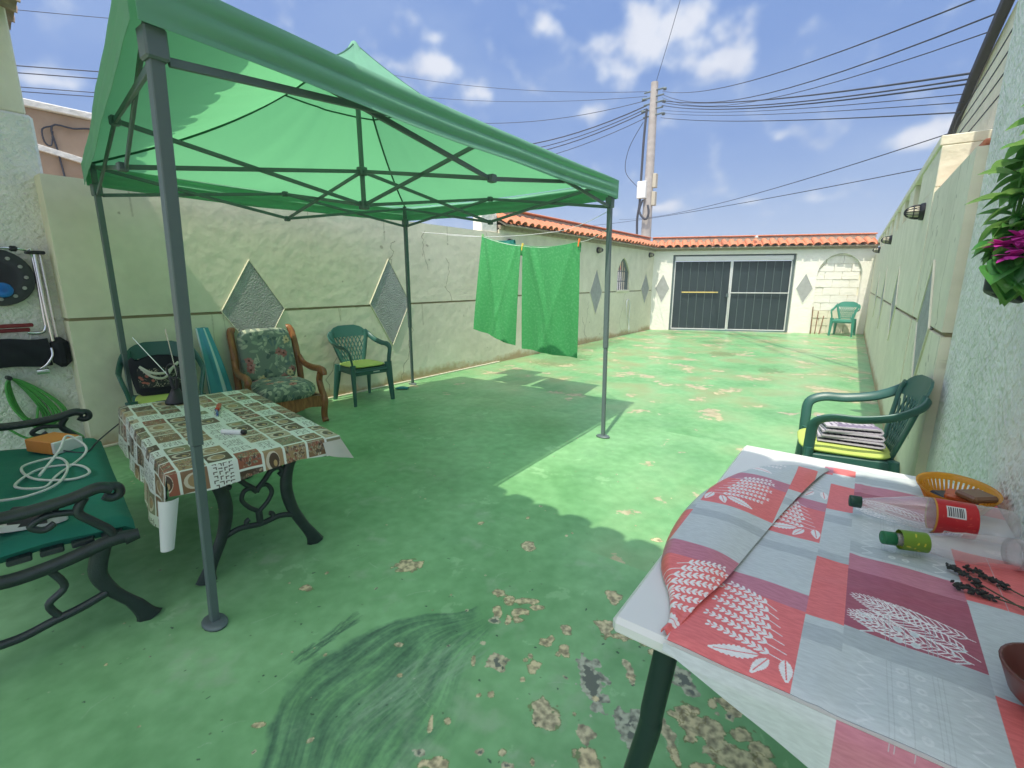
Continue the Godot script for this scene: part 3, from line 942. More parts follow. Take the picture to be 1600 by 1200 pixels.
func end_wall() -> void:
	var o := thing("gate_wall", "white wall under terracotta tiles holding the dark gate and bricked-up arch", "wall", Vector3(-4.95, 0, -13.35), 22.9)
	var l := 5.42
	var h := 2.2
	var gx0 := 0.52
	var gx1 := 3.6
	var gh := 2.07
	var ax := 4.65
	var ar := 0.52
	var m := MB.new()
	m.box(Vector3(-0.1, 0, -0.22), Vector3(gx0, h, 0))
	m.box(Vector3(gx0, gh, -0.22), Vector3(gx1, h, 0))
	m.box(Vector3(gx1, 0, -0.22), Vector3(ax - ar, h, 0))
	m.box(Vector3(ax + ar, 0, -0.22), Vector3(l + 0.4, h, 0))
	var poly := PackedVector2Array([Vector2(ax - ar, h), Vector2(ax - ar, 1.5)])
	for i in range(1, 20):
		var a := PI - PI * i / 20.0
		poly.append(Vector2(ax + cos(a) * ar, 1.5 + sin(a) * 0.56))
	poly.append_array([Vector2(ax + ar, 1.5), Vector2(ax + ar, h)])
	m.prism(poly, -0.22, 0.0)
	part(o, "wall_face", m, M.white_wall)
	diamond(o, 0.28, 1.16, 0.19, 0.39, M.white_wall)
	diamond(o, 3.87, 1.17, 0.2, 0.39, M.white_wall)
	# blocks closing the arch, each uneven
	var back := part(o, "block_filling", box_mb(Vector3(ax - ar - 0.02, 0, -0.2), Vector3(ax + ar + 0.02, 2.08, -0.09)), M.far_wall)
	var y := 0.0
	var row := 0
	while y < 2.0:
		var hh := 0.2
		var x := ax - ar - (0.2 if row % 2 else 0.0)
		while x < ax + ar:
			var a := maxf(x, ax - ar + 0.004) + 0.006
			var b := minf(x + 0.4, ax + ar - 0.004) - 0.006
			var top := y + hh
			if b - a > 0.05:
				var dz := rng.randf_range(-0.018, 0.004)
				var bp := PackedVector2Array()
				for c in [Vector2(a, y + 0.006), Vector2(b, y + 0.006), Vector2(b, top - 0.004), Vector2((a + b) * 0.5, top - 0.004), Vector2(a, top - 0.004)]:
					var lim := 1.5 + 0.555 * sqrt(maxf(0.0, 1.0 - pow((c.x - ax) / (ar + 0.005), 2)))
					bp.append(Vector2(c.x + rng.randf_range(-0.004, 0.004), minf(c.y, maxf(lim, y + 0.008))))
				var bm := MB.new()
				bm.prism(bp, -0.095, -0.06 + dz)
				part(back, "block", bm, M.white_wall if row > 2 else M.far_wall)
			x += 0.4
		y += hh
		row += 1
	coping(o, l, h, 0.2, -0.05)
	# small camera on the tiles
	var cm := MB.new()
	cm.box(Vector3(-0.03, -0.05, -0.05), Vector3(0.03, 0.0, 0.09), 0.01)
	cm.tube([Vector3(0, 0, 0), Vector3(0, -0.02, -0.14)], 0.012, 6)
	single("camera_housing", "small white device sticking out above the gate tiles", "device", cm, M.white_plastic, o.transform * Vector3(2.55, 2.52, 0.1), 22.9)

	# the double gate
	var g := thing("double_gate", "dark sheet-covered double gate with white metal frame and upright bars", "gate", o.transform * Vector3(gx0, 0, -0.1), 22.9)
	var w := gx1 - gx0
	var fr := MB.new()
	fr.box(Vector3(0.003, 0.0, -0.04), Vector3(0.06, gh - 0.003, 0.04), 0.004)
	fr.box(Vector3(w - 0.06, 0.0, -0.04), Vector3(w - 0.003, gh - 0.003, 0.04), 0.004)
	fr.box(Vector3(0.06, gh - 0.04, -0.04), Vector3(w - 0.06, gh - 0.003, 0.04), 0.004)
	part(g, "gate_frame", fr, M.steel_green)
	part(g, "header_box", box_mb(Vector3(0.062, gh - 0.16, -0.03), Vector3(w - 0.062, gh - 0.042, 0.09), 0.01), M.white_metal)
	var sheet := mat(lin(0.015, 0.032, 0.038), 0.6)
	for k in 2:
		var x0 := 0.07 if k == 0 else w * 0.5 + 0.02
		var x1 := w * 0.5 - 0.02 if k == 0 else w - 0.07
		var top := gh - 0.18
		var leaf := MB.new()
		leaf.slab(26, 18, func(u: float, v: float) -> Vector3:
			var x := lerpf(x0, x1, u)
			var yy := lerpf(0.05, top, v)
			return Vector3(x, yy, -0.012 + 0.0015 * sin(u * 41.0 + k) + 0.010 * sin(u * 9.0 + v * 7.0) * (1.0 - v) * sin(v * 24.0 + u * 5.0)), 0.004)
		var lf := part(g, "gate_leaf", leaf, sheet)
		var ef := MB.new()
		ef.bar(Vector3(x0, 0.04, 0.02), Vector3(x0, top, 0.02), 0.024, 0.03)
		ef.bar(Vector3(x1, 0.04, 0.02), Vector3(x1, top, 0.02), 0.024, 0.03)
		ef.bar(Vector3(x0, 0.045, 0.022), Vector3(x1, 0.045, 0.022), 0.03, 0.024)
		part(lf, "leaf_frame", ef, M.white_metal)
		for i in 6:
			var bx := lerpf(x0, x1, (i + 1) / 7.0)
			var bm := MB.new()
			bm.tube([Vector3(bx, 0.06, 0.03), Vector3(bx, top, 0.03)], 0.0075, 6)
			part(lf, "gate_bar", bm, M.steel_green)
		var rail := MB.new()
		if k == 0:
			rail.bar(Vector3(x0 + 0.22, 1.06, 0.045), Vector3(x1 - 0.28, 1.06, 0.045), 0.03, 0.03)
			part(lf, "handle_rail", rail, mat(lin(0.65, 0.5, 0.16), 0.5))
		else:
			rail.bar(Vector3(x0, 1.05, 0.045), Vector3(x1, 1.05, 0.045), 0.025, 0.025)
			part(lf, "middle_rail", rail, M.white_metal)
	part(g, "gate_lock", box_mb(Vector3(w * 0.5 - 0.09, 0.93, 0.04), Vector3(w * 0.5 - 0.03, 1.03, 0.075), 0.006), M.steel_green)
	# loose rods against the arch
	for k in 3:
		var rm := MB.new()
		rm.tube([Vector3(0, 0.0, 0.16 + k * 0.03), Vector3(0.03 + k * 0.05, 0.7 - k * 0.12, 0.02)], 0.012, 6)
		single("rod", ["longest rusty rod leaning beside the bricked-up arch", "middle rusty rod leaning beside the bricked-up arch", "shortest rusty rod leaning beside the bricked-up arch"][k], "rod", rm, mat(lin(0.2, 0.1, 0.05), 0.8), o.transform * Vector3(4.1 + k * 0.09, 0, 0), 22.9, "rods leaning by the arch")

func right_walls() -> void:
	var turn := -88.585
	var o := thing("side_wall", "low cream wall with grey diamond between rough porch wall and parapet", "wall", Vector3(0.294, 0, -4.78), turn)
	wall_body(o, 1.47, 1.985, 0.24, 1.08, M.right_wall, 0.0, wall_skin(1.47, 1.08, 331, lin(0.62, 0.59, 0.45), lin(0.84, 0.80, 0.63), 0.22), wall_skin(1.47, 0.9, 332, lin(0.62, 0.59, 0.45), lin(0.84, 0.80, 0.63), 0.0))
	diamond(o, 0.72, 1.075, 0.31, 0.41, M.right_wall)
	part(o, "wall_cap", box_mb(Vector3(0, 1.987, -0.2), Vector3(1.46, 2.02, -0.02), 0.01), M.tiles[1])
	var q := thing("parapet_wall", "long shaded cream wall with square openings along its parapet", "wall", Vector3(0.02, 0, -15.6), turn)
	var l := 10.82
	part(q, "lower_wall", faced(0, l, 0, 1.068, 0.24), wall_skin(l, 1.07, 341, lin(0.62, 0.59, 0.45), lin(0.84, 0.80, 0.63), 0.22))
	part(q, "groove", box_mb(Vector3(0.01, 1.06, -0.23), Vector3(l - 0.01, 1.096, -0.016)), M.groove)
	part(q, "upper_wall", box_mb(Vector3(0, 1.092, -0.24), Vector3(l, 2.02, 0), 0.004), M.right_wall)
	# parapet: posts between openings, and a rail over them
	var x := l
	part(q, "parapet_post", box_mb(Vector3(l - 1.15, 2.022, -0.24), Vector3(l, 2.30, -0.003), 0.004), M.right_wall)
	x = l - 1.15
	while x > 2.2:
		part(q, "parapet_post", box_mb(Vector3(x - 1.15, 2.022, -0.24), Vector3(x - 0.62, 2.30, -0.003), 0.004), M.right_wall)
		x -= 1.15
	part(q, "parapet_rail", box_mb(Vector3(0, 2.302, -0.26), Vector3(l, 2.37, 0.01), 0.006), M.right_wall)
	for d in [[8.9, 0.3, 0.4], [6.45, 0.3, 0.46], [4.2, 0.3, 0.42]]:
		diamond(q, d[0], 1.11, d[1], d[2], M.right_wall)


# ---------------------------------------------------------------- the house whose porch shades the foreground
func house() -> void:
	var o := thing("house", "house with rough grey-white plaster porch walls and a tiled eave", "house", Vector3(-2.4, 0, 0))
	var s := Vector3(-2.4, 0, 0)
	var lw := MB.new()
	lw.box(Vector3(-5.5, 0, -0.98), Vector3(-5.13, 2.55, 0.3), 0.02)
	part(o, "porch_wall", lw, M.plaster, s)
	var lu := MB.new()
	lu.box(Vector3(-5.5, 2.552, -0.95), Vector3(-5.15, 3.3, 0.3), 0.01)
	part(o, "upper_porch_wall", lu, M.far_wall, s)
	var rw := MB.new()
	rw.box(Vector3(0.37, 0, -3.3), Vector3(0.7, 3.11, -0.5), 0.02)
	part(o, "porch_wall", rw, M.plaster, s)
	# roof slab, rising away from the eave
	var rf := MB.new()
	var a0 := Vector3(-5.6, 3.12, -0.88)
	var a1 := Vector3(0.75, 3.12, -0.42)
	var b0 := Vector3(-5.6, 3.6, 2.15)
	var b1 := Vector3(0.75, 3.6, 2.15)
	var up := Vector3(0, 0.12, 0)
	var c := (a0 + b1 + up) * 0.5
	rf.cquad(a0, a1, b1, b0, c)
	rf.cquad(a0 + up, a1 + up, b1 + up, b0 + up, c)
	rf.cquad(a0, a1, a1 + up, a0 + up, c)
	rf.cquad(b0, b1, b1 + up, b0 + up, c)
	rf.cquad(a0, b0, b0 + up, a0 + up, c)
	rf.cquad(a1, b1, b1 + up, a1 + up, c)
	var roof := part(o, "roof", rf, M.far_wall, s)
	# eave tiles
	var cover := tile_mesh(0.076, 0.094, 0.5, true)
	var pan := tile_mesh(0.08, 0.068, 0.475, false)
	var old := rough_mat(lin(0.22, 0.15, 0.10), lin(0.42, 0.32, 0.24), 2.5, 0.9, 0.3, 0.05, 99)
	for i in 29:
		for k in 2:
			var x := -5.36 + i * 0.21 + k * 0.105
			var t := MeshInstance3D.new()
			t.name = "eave_tile"
			t.mesh = cover if k == 0 else pan
			t.material_override = old
			roof.add_child(t, true)
			t.position = Vector3(x - s.x, 3.29 + k * 0.07, -0.63 + 0.072 * x + 0.5)
			t.rotation_degrees = Vector3(11 + rng.randf_range(-1, 1), 180 + rng.randf_range(-1.5, 1.5), 0)


func neighbours() -> void:
	# ochre building beyond the left wall
	var o := thing("ochre_building", "bare ochre rendered building with white coping beyond the left wall", "building", Vector3(-9, 0, -3.4))
	var och := rough_mat(lin(0.36, 0.25, 0.165), lin(0.50, 0.37, 0.26), 0.35, 0.95, 0.6, 0.03, 91)
	part(o, "wall", box_mb(Vector3(-3.0, 0, -2.4), Vector3(0, 3.54, 4.2), 0.01), och)
	part(o, "coping", box_mb(Vector3(-3.1, 3.542, -2.5), Vector3(0.06, 3.63, 4.3), 0.01), M.white_wall)
	var band := MB.new()
	band.bar(Vector3(0.02, 3.19, 2.3), Vector3(0.02, 2.93, 1.0), 0.05, 0.075, 0.005)
	part(o, "sloping_band", band, M.white_wall)
	var wr := MB.new()
	wr.tube(curve([Vector3(0.03, 2.2, 1.45), Vector3(0.03, 3.0, 1.5), Vector3(0.03, 3.36, 1.52), Vector3(0.03, 3.38, 1.3), Vector3(0.03, 3.42, 1.1), Vector3(0.03, 3.40, 0.8), Vector3(0.03, 3.42, 0.2)], 4), 0.012, 5)
	wr.tube(curve([Vector3(0.03, 3.36, 1.52), Vector3(0.03, 3.3, 1.62), Vector3(0.03, 3.15, 1.62), Vector3(0.03, 3.12, 1.56), Vector3(0.03, 3.3, 1.52)], 4), 0.01, 5)
	part(o, "loose_cable", wr, M.wire)
	part(o, "junction_box", box_mb(Vector3(0.0, 3.38, 1.0), Vector3(0.07, 3.44, 1.12), 0.006), M.white_plastic)

	# tall building over the right wall
	var q := thing("tall_neighbour_building", "tall cream building with dark roof edge rising above the right wall", "building", Vector3(0.6, 0, -5.9))
	part(q, "wall", box_mb(Vector3(0, 0, -2.5), Vector3(2.6, 3.2, 2.55), 0.01), M.right_wall)
	var edge := MB.new()
	edge.bar(Vector3(-0.03, 3.08, -2.58), Vector3(-0.03, 3.36, -1.0), 0.07, 0.10, 0.01)
	edge.bar(Vector3(-0.03, 3.35, -1.05), Vector3(-0.03, 3.46, 0.6), 0.07, 0.10, 0.01)
	edge.bar(Vector3(-0.03, 3.45, 0.55), Vector3(-0.03, 3.36, 2.55), 0.07, 0.10, 0.01)
	part(q, "roof_edge", edge, mat(lin(0.045, 0.04, 0.055), 0.8))
	part(q, "roof", box_mb(Vector3(0.02, 3.202, -2.52), Vector3(2.7, 3.42, 2.52), 0.02), M.right_wall)
	for k in 4:
		var cb := MB.new()
		cb.tube(curve([Vector3(-0.05, 3.02 - k * 0.1, -1.9 + k * 0.2), Vector3(-0.1, 2.94 - k * 0.1, -0.9), Vector3(-0.06, 3.0 - k * 0.12, 0.1), Vector3(-0.02, 3.08 - k * 0.14, 0.9)], 5), 0.005, 5)
		part(q, "wall_cable", cb, M.wire)
	# pale houses far off, seen through the arched window
	var far := thing("far_house", "pale distant house seen through the arched window grille", "house", Vector3(-30, 0, -48))
	part(far, "wall", box_mb(Vector3(-8, 0, -5), Vector3(8, 2.6, 5), 0.05), M.white_wall)
	part(far, "roof", box_mb(Vector3(-8.3, 2.602, -5.3), Vector3(8.3, 3.1, 5.3), 0.2), M.tiles[0])


func pole_and_wires() -> void:
	var o := thing("utility_pole", "weathered wooden utility pole with boxes and cables behind the gate wall", "pole", Vector3(-7.03, 0, -18))
	var p := MB.new()
	p.tube([Vector3(0, 0, 0), Vector3(0, 3, 0), Vector3(0, 6, 0), Vector3(0, 8.25, 0)], [0.21, 0.185, 0.15, 0.125], 12)
	part(o, "pole", p, rough_mat(lin(0.34, 0.31, 0.29), lin(0.50, 0.47, 0.44), 0.8, 0.9, 0.8, 0.05, 141))
	for k in 2:
		part(o, "terminal_box", box_mb(Vector3(0.16, 4.1 + k * 0.62, -0.1), Vector3(0.29, 4.58 + k * 0.62, 0.1), 0.01), mat(lin(0.5, 0.46, 0.36), 0.7))
	part(o, "meter_box", box_mb(Vector3(-0.34, 4.35, 0.12), Vector3(0.0, 4.95, 0.3), 0.02), M.white_plastic)
	var cb := MB.new()
	cb.tube(curve([Vector3(-0.2, 7.4, 0.1), Vector3(-0.25, 6.4, 0.1), Vector3(-0.27, 5.2, 0.1), Vector3(-0.24, 4.2, 0.2), Vector3(-0.3, 3.6, 0.2), Vector3(-0.24, 2.5, 0.2)], 5), 0.045, 6)
	cb.tube(curve([Vector3(-0.1, 4.3, 0.26), Vector3(-0.2, 3.9, 0.28), Vector3(0.05, 3.6, 0.3), Vector3(0.16, 3.8, 0.28), Vector3(0.1, 4.1, 0.26)], 5), 0.04, 6)
	cb.tube(curve([Vector3(-0.3, 7.0, 0.1), Vector3(-0.8, 6.2, 0.1), Vector3(-0.9, 5.4, 0.1), Vector3(-0.4, 4.8, 0.1)], 6), 0.012, 5)
	part(o, "down_cable", cb, M.wire)
	for k in 5:
		var br := MB.new()
		var y := 7.15 + k * 0.2
		br.tube([Vector3(-0.34, y, 0.05), Vector3(0.38, y + 0.03, 0.05)], 0.03, 6)
		br.lathe([Vector2(0.0, -0.05), Vector2(0.06, -0.04), Vector2(0.07, 0.02), Vector2(0.0, 0.06)], 8, Transform3D(Basis(), Vector3(-0.36 if k % 2 else 0.4, y, 0.05)))
		part(o, "bracket", br, M.steel_green)
	var top := Vector3(-7.03, 0, -18)
	var wires := []
	# to the left, over the gazebo
	for w in [[8.0, Vector3(-24.0, 12.2, -13.5), 0.6, 0.012], [7.85, Vector3(-23.0, 11.0, -15.0), 0.5, 0.012], [7.72, Vector3(-17.5, 8.6, -16.0), 0.5, 0.016], [7.55, Vector3(-19.5, 8.3, -17.5), 0.9, 0.03], [7.45, Vector3(-19.6, 8.0, -17.7), 0.9, 0.022], [7.35, Vector3(-19.2, 7.55, -17.8), 0.8, 0.026], [7.15, Vector3(-19.0, 7.0, -18.0), 0.7, 0.018]]:
		wires.append([top + Vector3(-0.25, w[0], 0), w[1], w[2], w[3], "left"])
	# to the building over the right wall
	for w in [[7.9, Vector3(0.62, 3.60, -5.7), 0.3, 0.011], [7.8, Vector3(0.62, 3.52, -5.95), 0.45, 0.011], [7.7, Vector3(0.6, 3.44, -6.1), 0.42, 0.008], [7.6, Vector3(0.58, 3.36, -6.9), 0.16, 0.017], [7.55, Vector3(0.57, 3.34, -7.0), 0.2, 0.014], [7.45, Vector3(0.57, 3.31, -7.05), 0.18, 0.015], [7.3, Vector3(0.56, 3.26, -7.2), 0.12, 0.008], [7.2, Vector3(0.56, 3.22, -7.35), 0.1, 0.008], [7.05, Vector3(0.56, 3.16, -7.5), 0.1, 0.012]]:
		wires.append([top + Vector3(0.3, w[0], 0), w[1], w[2], w[3], "right"])
	wires.append([Vector3(-6.98, 8.25, -18), Vector3(-1.5, 12.5, -9.0), 0.3, 0.012, "up"])
	wires.append([Vector3(-9.5, 4.1, -21), Vector3(0.5, 3.02, -7.8), 0.25, 0.009, "low"])
	wires.append([Vector3(-13.5, 4.0, -21), Vector3(0.62, 2.62, -7.3), 0.2, 0.008, "low"])
	for w in [[Vector3(-13.4, 5.95, -1.4), Vector3(-11.0, 6.65, -6.4), 0.008], [Vector3(-13.7, 5.15, -1.4), Vector3(-11.4, 5.75, -6.4), 0.014], [Vector3(-13.7, 5.04, -1.4), Vector3(-11.4, 5.6, -6.4), 0.014], [Vector3(-13.8, 4.84, -1.4), Vector3(-11.6, 5.35, -6.4), 0.011], [Vector3(-13.8, 4.76, -1.4), Vector3(-11.6, 5.28, -6.4), 0.011]]:
		wires.append([w[0], w[1], 0.02, w[2], "back"])
	var says := {"left": " from the top of the cables from pole over gazebo", "right": " from the top of cables from pole to tall cream building", "up": "single thin cable rising from the very top of the pole", "low": " of the two thin cables low over the gate wall", "back": " from the top of thin wires above the ochre building"}
	var tops := {}
	var ord := ["topmost", "second", "third", "fourth", "fifth", "sixth", "seventh", "eighth", "lowest"]
	for w in wires:
		tops[w[4]] = tops.get(w[4], -1) + 1
		var m := MB.new()
		var mid: Vector3 = w[0]
		m.tube(sag(w[0], w[1], w[2], 18), float(w[3]) * 0.7, 5)
		single("overhead_cable", says[w[4]] if w[4] == "up" else "%s%s" % [ord[tops[w[4]]], says[w[4]]], "cable", m, M.wire, mid, 0, "overhead cables: " + w[4], mid)


# ---------------------------------------------------------------- gazebo
func cloth_mat(c: Color, through: Color, rough := 0.85) -> StandardMaterial3D:
	var m := mat(c, rough)
	m.backlight_enabled = true
	m.backlight = through
	m.heightmap_enabled = true
	m.heightmap_texture = ntex(0.01, 3, 151, [])
	m.heightmap_scale = 0.6
	m.uv1_triplanar = true
	m.uv1_scale = Vector3.ONE * 0.8
	return m

func gazebo() -> void:
	var base := Vector3(-3.18, 0, -2.4)
	var o := thing("gazebo", "green pop-up gazebo with grey folding frame standing over the seating corner", "gazebo", base)
	var feet := [Vector3(-1.956, 0, -0.626), Vector3(-1.737, 0, -3.705), Vector3(-4.78, 0, -4.213), Vector3(-4.86, 0, -1.2)]
	var head := [Vector3(-1.724, 2.0, -0.615), Vector3(-1.868, 2.0, -3.927), Vector3(-4.40, 2.0, -3.876), Vector3(-4.66, 2.0, -1.162)]
	var peak := Vector3(-3.18, 3.02, -2.4)
	var fabric := cloth_mat(lin(0.19, 0.41, 0.29), lin(0.17, 0.50, 0.23))
	# legs
	for i in 4:
		var f: Vector3 = feet[i]
		var t: Vector3 = head[i]
		var k := f.lerp(t, 0.39)
		var lower := MB.new()
		lower.bar(f + Vector3(0, 0.01, 0), k, 0.030, 0.030, 0.003, Vector3.RIGHT)
		var leg := part(o, "leg", lower, M.steel_green, base)
		var upper := MB.new()
		upper.bar(k, t, 0.038, 0.038, 0.003, Vector3.RIGHT)
		part(leg, "leg_sleeve", upper, M.steel_green, base)
		var plate := MB.new()
		plate.lathe([Vector2(0.0, 0.0), Vector2(0.05, 0.0), Vector2(0.052, 0.008), Vector2(0.045, 0.016), Vector2(0.03, 0.02), Vector2(0.0, 0.02)], 14, Transform3D(Basis().scaled(Vector3(1.25, 1, 0.85)), f))
		part(leg, "foot_plate", plate, M.steel_green, base)
		var br := MB.new()
		br.box(Vector3(-0.03, -0.035, -0.03), Vector3(0.03, 0.05, 0.03), 0.006, Transform3D(Basis(), t))
		br.box(Vector3(-0.016, 0.05, -0.016), Vector3(0.016, 0.19, 0.016), 0.003, Transform3D(Basis(), t))
		part(leg, "corner_bracket", br, M.steel_green, base)
	# scissor bars
	var chi := Vector3(peak.x, 2.16, peak.z)
	var clo := Vector3(peak.x, 1.92, peak.z)
	for i in 4:
		var a: Vector3 = head[i]
		var b: Vector3 = head[(i + 1) % 4]
		var m := (a + b) * 0.5
		var inw := (peak - m)
		inw.y = 0
		inw = inw.normalized() * 0.03
		var mu := Vector3(m.x, 2.15, m.z) + inw
		var ml := Vector3(m.x, 1.93, m.z) + inw
		for c: Vector3 in [a, b]:
			var lo := Vector3(c.x, 1.975, c.z) + (m - c) * 0.02
			var hi := Vector3(c.x, 2.16, c.z) + (m - c) * 0.02
			var b1 := MB.new()
			b1.bar(lo, mu, 0.014, 0.025, 0.002)
			part(o, "truss_bar", b1, M.steel_green, base)
			var b2 := MB.new()
			b2.bar(hi + inw * 0.5, ml + inw * 0.5, 0.014, 0.025, 0.002)
			part(o, "truss_bar", b2, M.steel_green, base)
		var b3 := MB.new()
		b3.bar(mu, clo, 0.014, 0.025, 0.002)
		part(o, "truss_bar", b3, M.steel_green, base)
		var b4 := MB.new()
		b4.bar(ml, chi, 0.014, 0.025, 0.002)
		part(o, "truss_bar", b4, M.steel_green, base)
		for q in [mu, ml]:
			var j := MB.new()
			j.box(Vector3(-0.022, -0.022, -0.022), Vector3(0.022, 0.022, 0.022), 0.005, Transform3D(Basis(), q))
			part(o, "truss_joint", j, M.steel_green, base)
	var cp := MB.new()
	cp.bar(Vector3(peak.x, 1.90, peak.z), peak - Vector3(0, 0.02, 0), 0.028, 0.028, 0.003, Vector3.RIGHT)
	cp.box(Vector3(-0.03, -0.03, -0.03), Vector3(0.03, 0.03, 0.03), 0.005, Transform3D(Basis(), chi))
	cp.box(Vector3(-0.03, -0.03, -0.03), Vector3(0.03, 0.03, 0.03), 0.005, Transform3D(Basis(), clo))
	part(o, "centre_pole", cp, M.steel_green, base)
	# roof of cloth: four panels, seams, and a hanging valance on each side
	var eave := 2.185
	var rise := peak.y - eave
	var corner := []
	for h in head:
		var d: Vector3 = h - peak
		d.y = 0
		corner.append(Vector3(h.x, eave, h.z) + d.normalized() * 0.06)
	var profile := func(v: float) -> float: return 0.55 * v + 0.45 * pow(v, 3.0)
	var i_side := 1.0
	var roofp := func(a: Vector3, b: Vector3, u: float, v: float) -> Vector3:
		var e := a.lerp(b, u)
		var p := e.lerp(Vector3(peak.x, eave, peak.z), v)
		var mid := sin(u * PI)
		p.y = eave + rise * profile.call(v) - 0.05 * mid * sin(clampf(v * 1.2, 0, 1) * PI) - 0.02 * mid * (1.0 - v)
		p.y += (sin(u * 37.0 + v * 4.0) * 0.004 + sin(u * 17.0 - v * 6.0) * 0.007 + (absf(sin(u * 24.0 + i_side * 1.3)) - 0.5) * 0.014 * v) * mid * (1.0 - v) * minf(1.0, v * 8.0)
		return p
	for i in 4:
		var a: Vector3 = corner[i]
		var b: Vector3 = corner[(i + 1) % 4]
		var pm := MB.new()
		pm.grid(64, 24, func(u: float, v: float) -> Vector3: return roofp.call(a, b, u, v * 0.995), false)
		var panel := part(o, "canopy_panel", pm, fabric, base)
		var sm := MB.new()
		var sp := []
		for k in 19:
			sp.append(roofp.call(a, b, 0.0, k / 18.0) - Vector3(0, 0.008, 0))
		sm.tube(sp, 0.008, 5)
		var rp := []
		for k in 13:
			rp.append(roofp.call(a, b, k / 12.0, 0.74) - Vector3(0, 0.008, 0))
		sm.tube(rp, 0.006, 5)
		part(panel, "seam", sm, mat(lin(0.02, 0.11, 0.055), 0.9), base)
		# valance
		var out := (b - a).cross(Vector3.UP).normalized()
		if out.dot((a + b) * 0.5 - peak) < 0.0:
			out = -out
		var vm := MB.new()
		vm.slab(70, 18, func(u: float, v: float) -> Vector3:
			var top: Vector3 = roofp.call(a, b, u, 0.0)
			var w := sin(u * PI)
			var fold := (absf(sin(v * 7.5 + u * 1.2 + i)) - 0.5) * (0.010 if i == 3 else 0.018) * minf(1.0, w * 4.0) + sin(u * 13.0 + i * 2.0) * 0.004 * w + sin(u * 61.0) * 0.0006
			return top + out * (0.012 + fold) + Vector3(0, -0.145 * v + sin(u * 15.0 + i) * 0.004 * w * v, 0), 0.002)
		part(o, "valance", vm, fabric, base)
	var cap := MB.new()
	cap.lathe([Vector2(0.10, -0.13), Vector2(0.05, -0.05), Vector2(0.02, 0.0), Vector2(0.0, 0.012)], 12, Transform3D(Basis(), peak))
	part(o, "peak_cap", cap, fabric, base)


# ---------------------------------------------------------------- towels
func terry(c: Color, pale: Color) -> StandardMaterial3D:
	var m := StandardMaterial3D.new()
	m.albedo_texture = ntex(0.035, 5, 161, [[0.0, c], [0.5, c], [0.64, c.lerp(pale, 0.25)], [0.85, c.lerp(pale, 0.55)]])
	m.roughness = 0.95
	m.uv1_triplanar = true
	m.uv1_scale = Vector3.ONE * 1.6
	m.heightmap_enabled = true
	m.heightmap_texture = ntex(0.12, 3, 162, [])
	m.heightmap_scale = 0.5
	m.backlight_enabled = true
	m.backlight = lin(0.25, 0.25, 0.25)
	return m

func towel(a: Vector3, b: Vector3, da: Vector3, db: Vector3, dip: float, ph: float, m: Material, label: String, over := 0.12) -> void:
	var mid := (a + b) * 0.5
	var base := Vector3(mid.x, 0, mid.z)
	var side := (b - a).cross(Vector3.UP).normalized()
	if side.z < 0: side = -side
	var mb := MB.new()
	mb.slab(36, 44, func(u: float, v: float) -> Vector3:
		var top := a.lerp(b, u) - Vector3(0, dip * 4.0 * u * (1.0 - u), 0)
		var bot := da.lerp(db, u)
		var p := top.lerp(bot, v)
		var fan := (0.25 + 0.75 * v)
		p += side * (0.014 + sin(u * 8.0 + ph + v * 1.4) * 0.034 * fan + sin(u * 19.0 + ph * 2.0 - v * 3.0) * 0.010 * fan + exp(-pow((u - 0.15 - v * 0.45) / 0.06, 2.0)) * 0.022 * (1.0 - v * 0.6) + exp(-pow((u - 0.9 + v * 0.5) / 0.05, 2.0)) * 0.014)
		return p, 0.008, Vector2.ONE)
	var o := single("towel", label, "towel", mb, m, base, 0, "", base)
	var fl := MB.new()
	fl.slab(24, 8, func(u: float, v: float) -> Vector3:
		var top := a.lerp(b, u) - Vector3(0, dip * 4.0 * u * (1.0 - u), 0)
		return top + Vector3(0, 0.012 - over * v, 0) - side * (0.004 + 0.02 * minf(1.0, v * 4.0) + sin(u * 9.0 + ph) * 0.012 * v), 0.006)
	part(o, "folded_hem", fl, m, base)

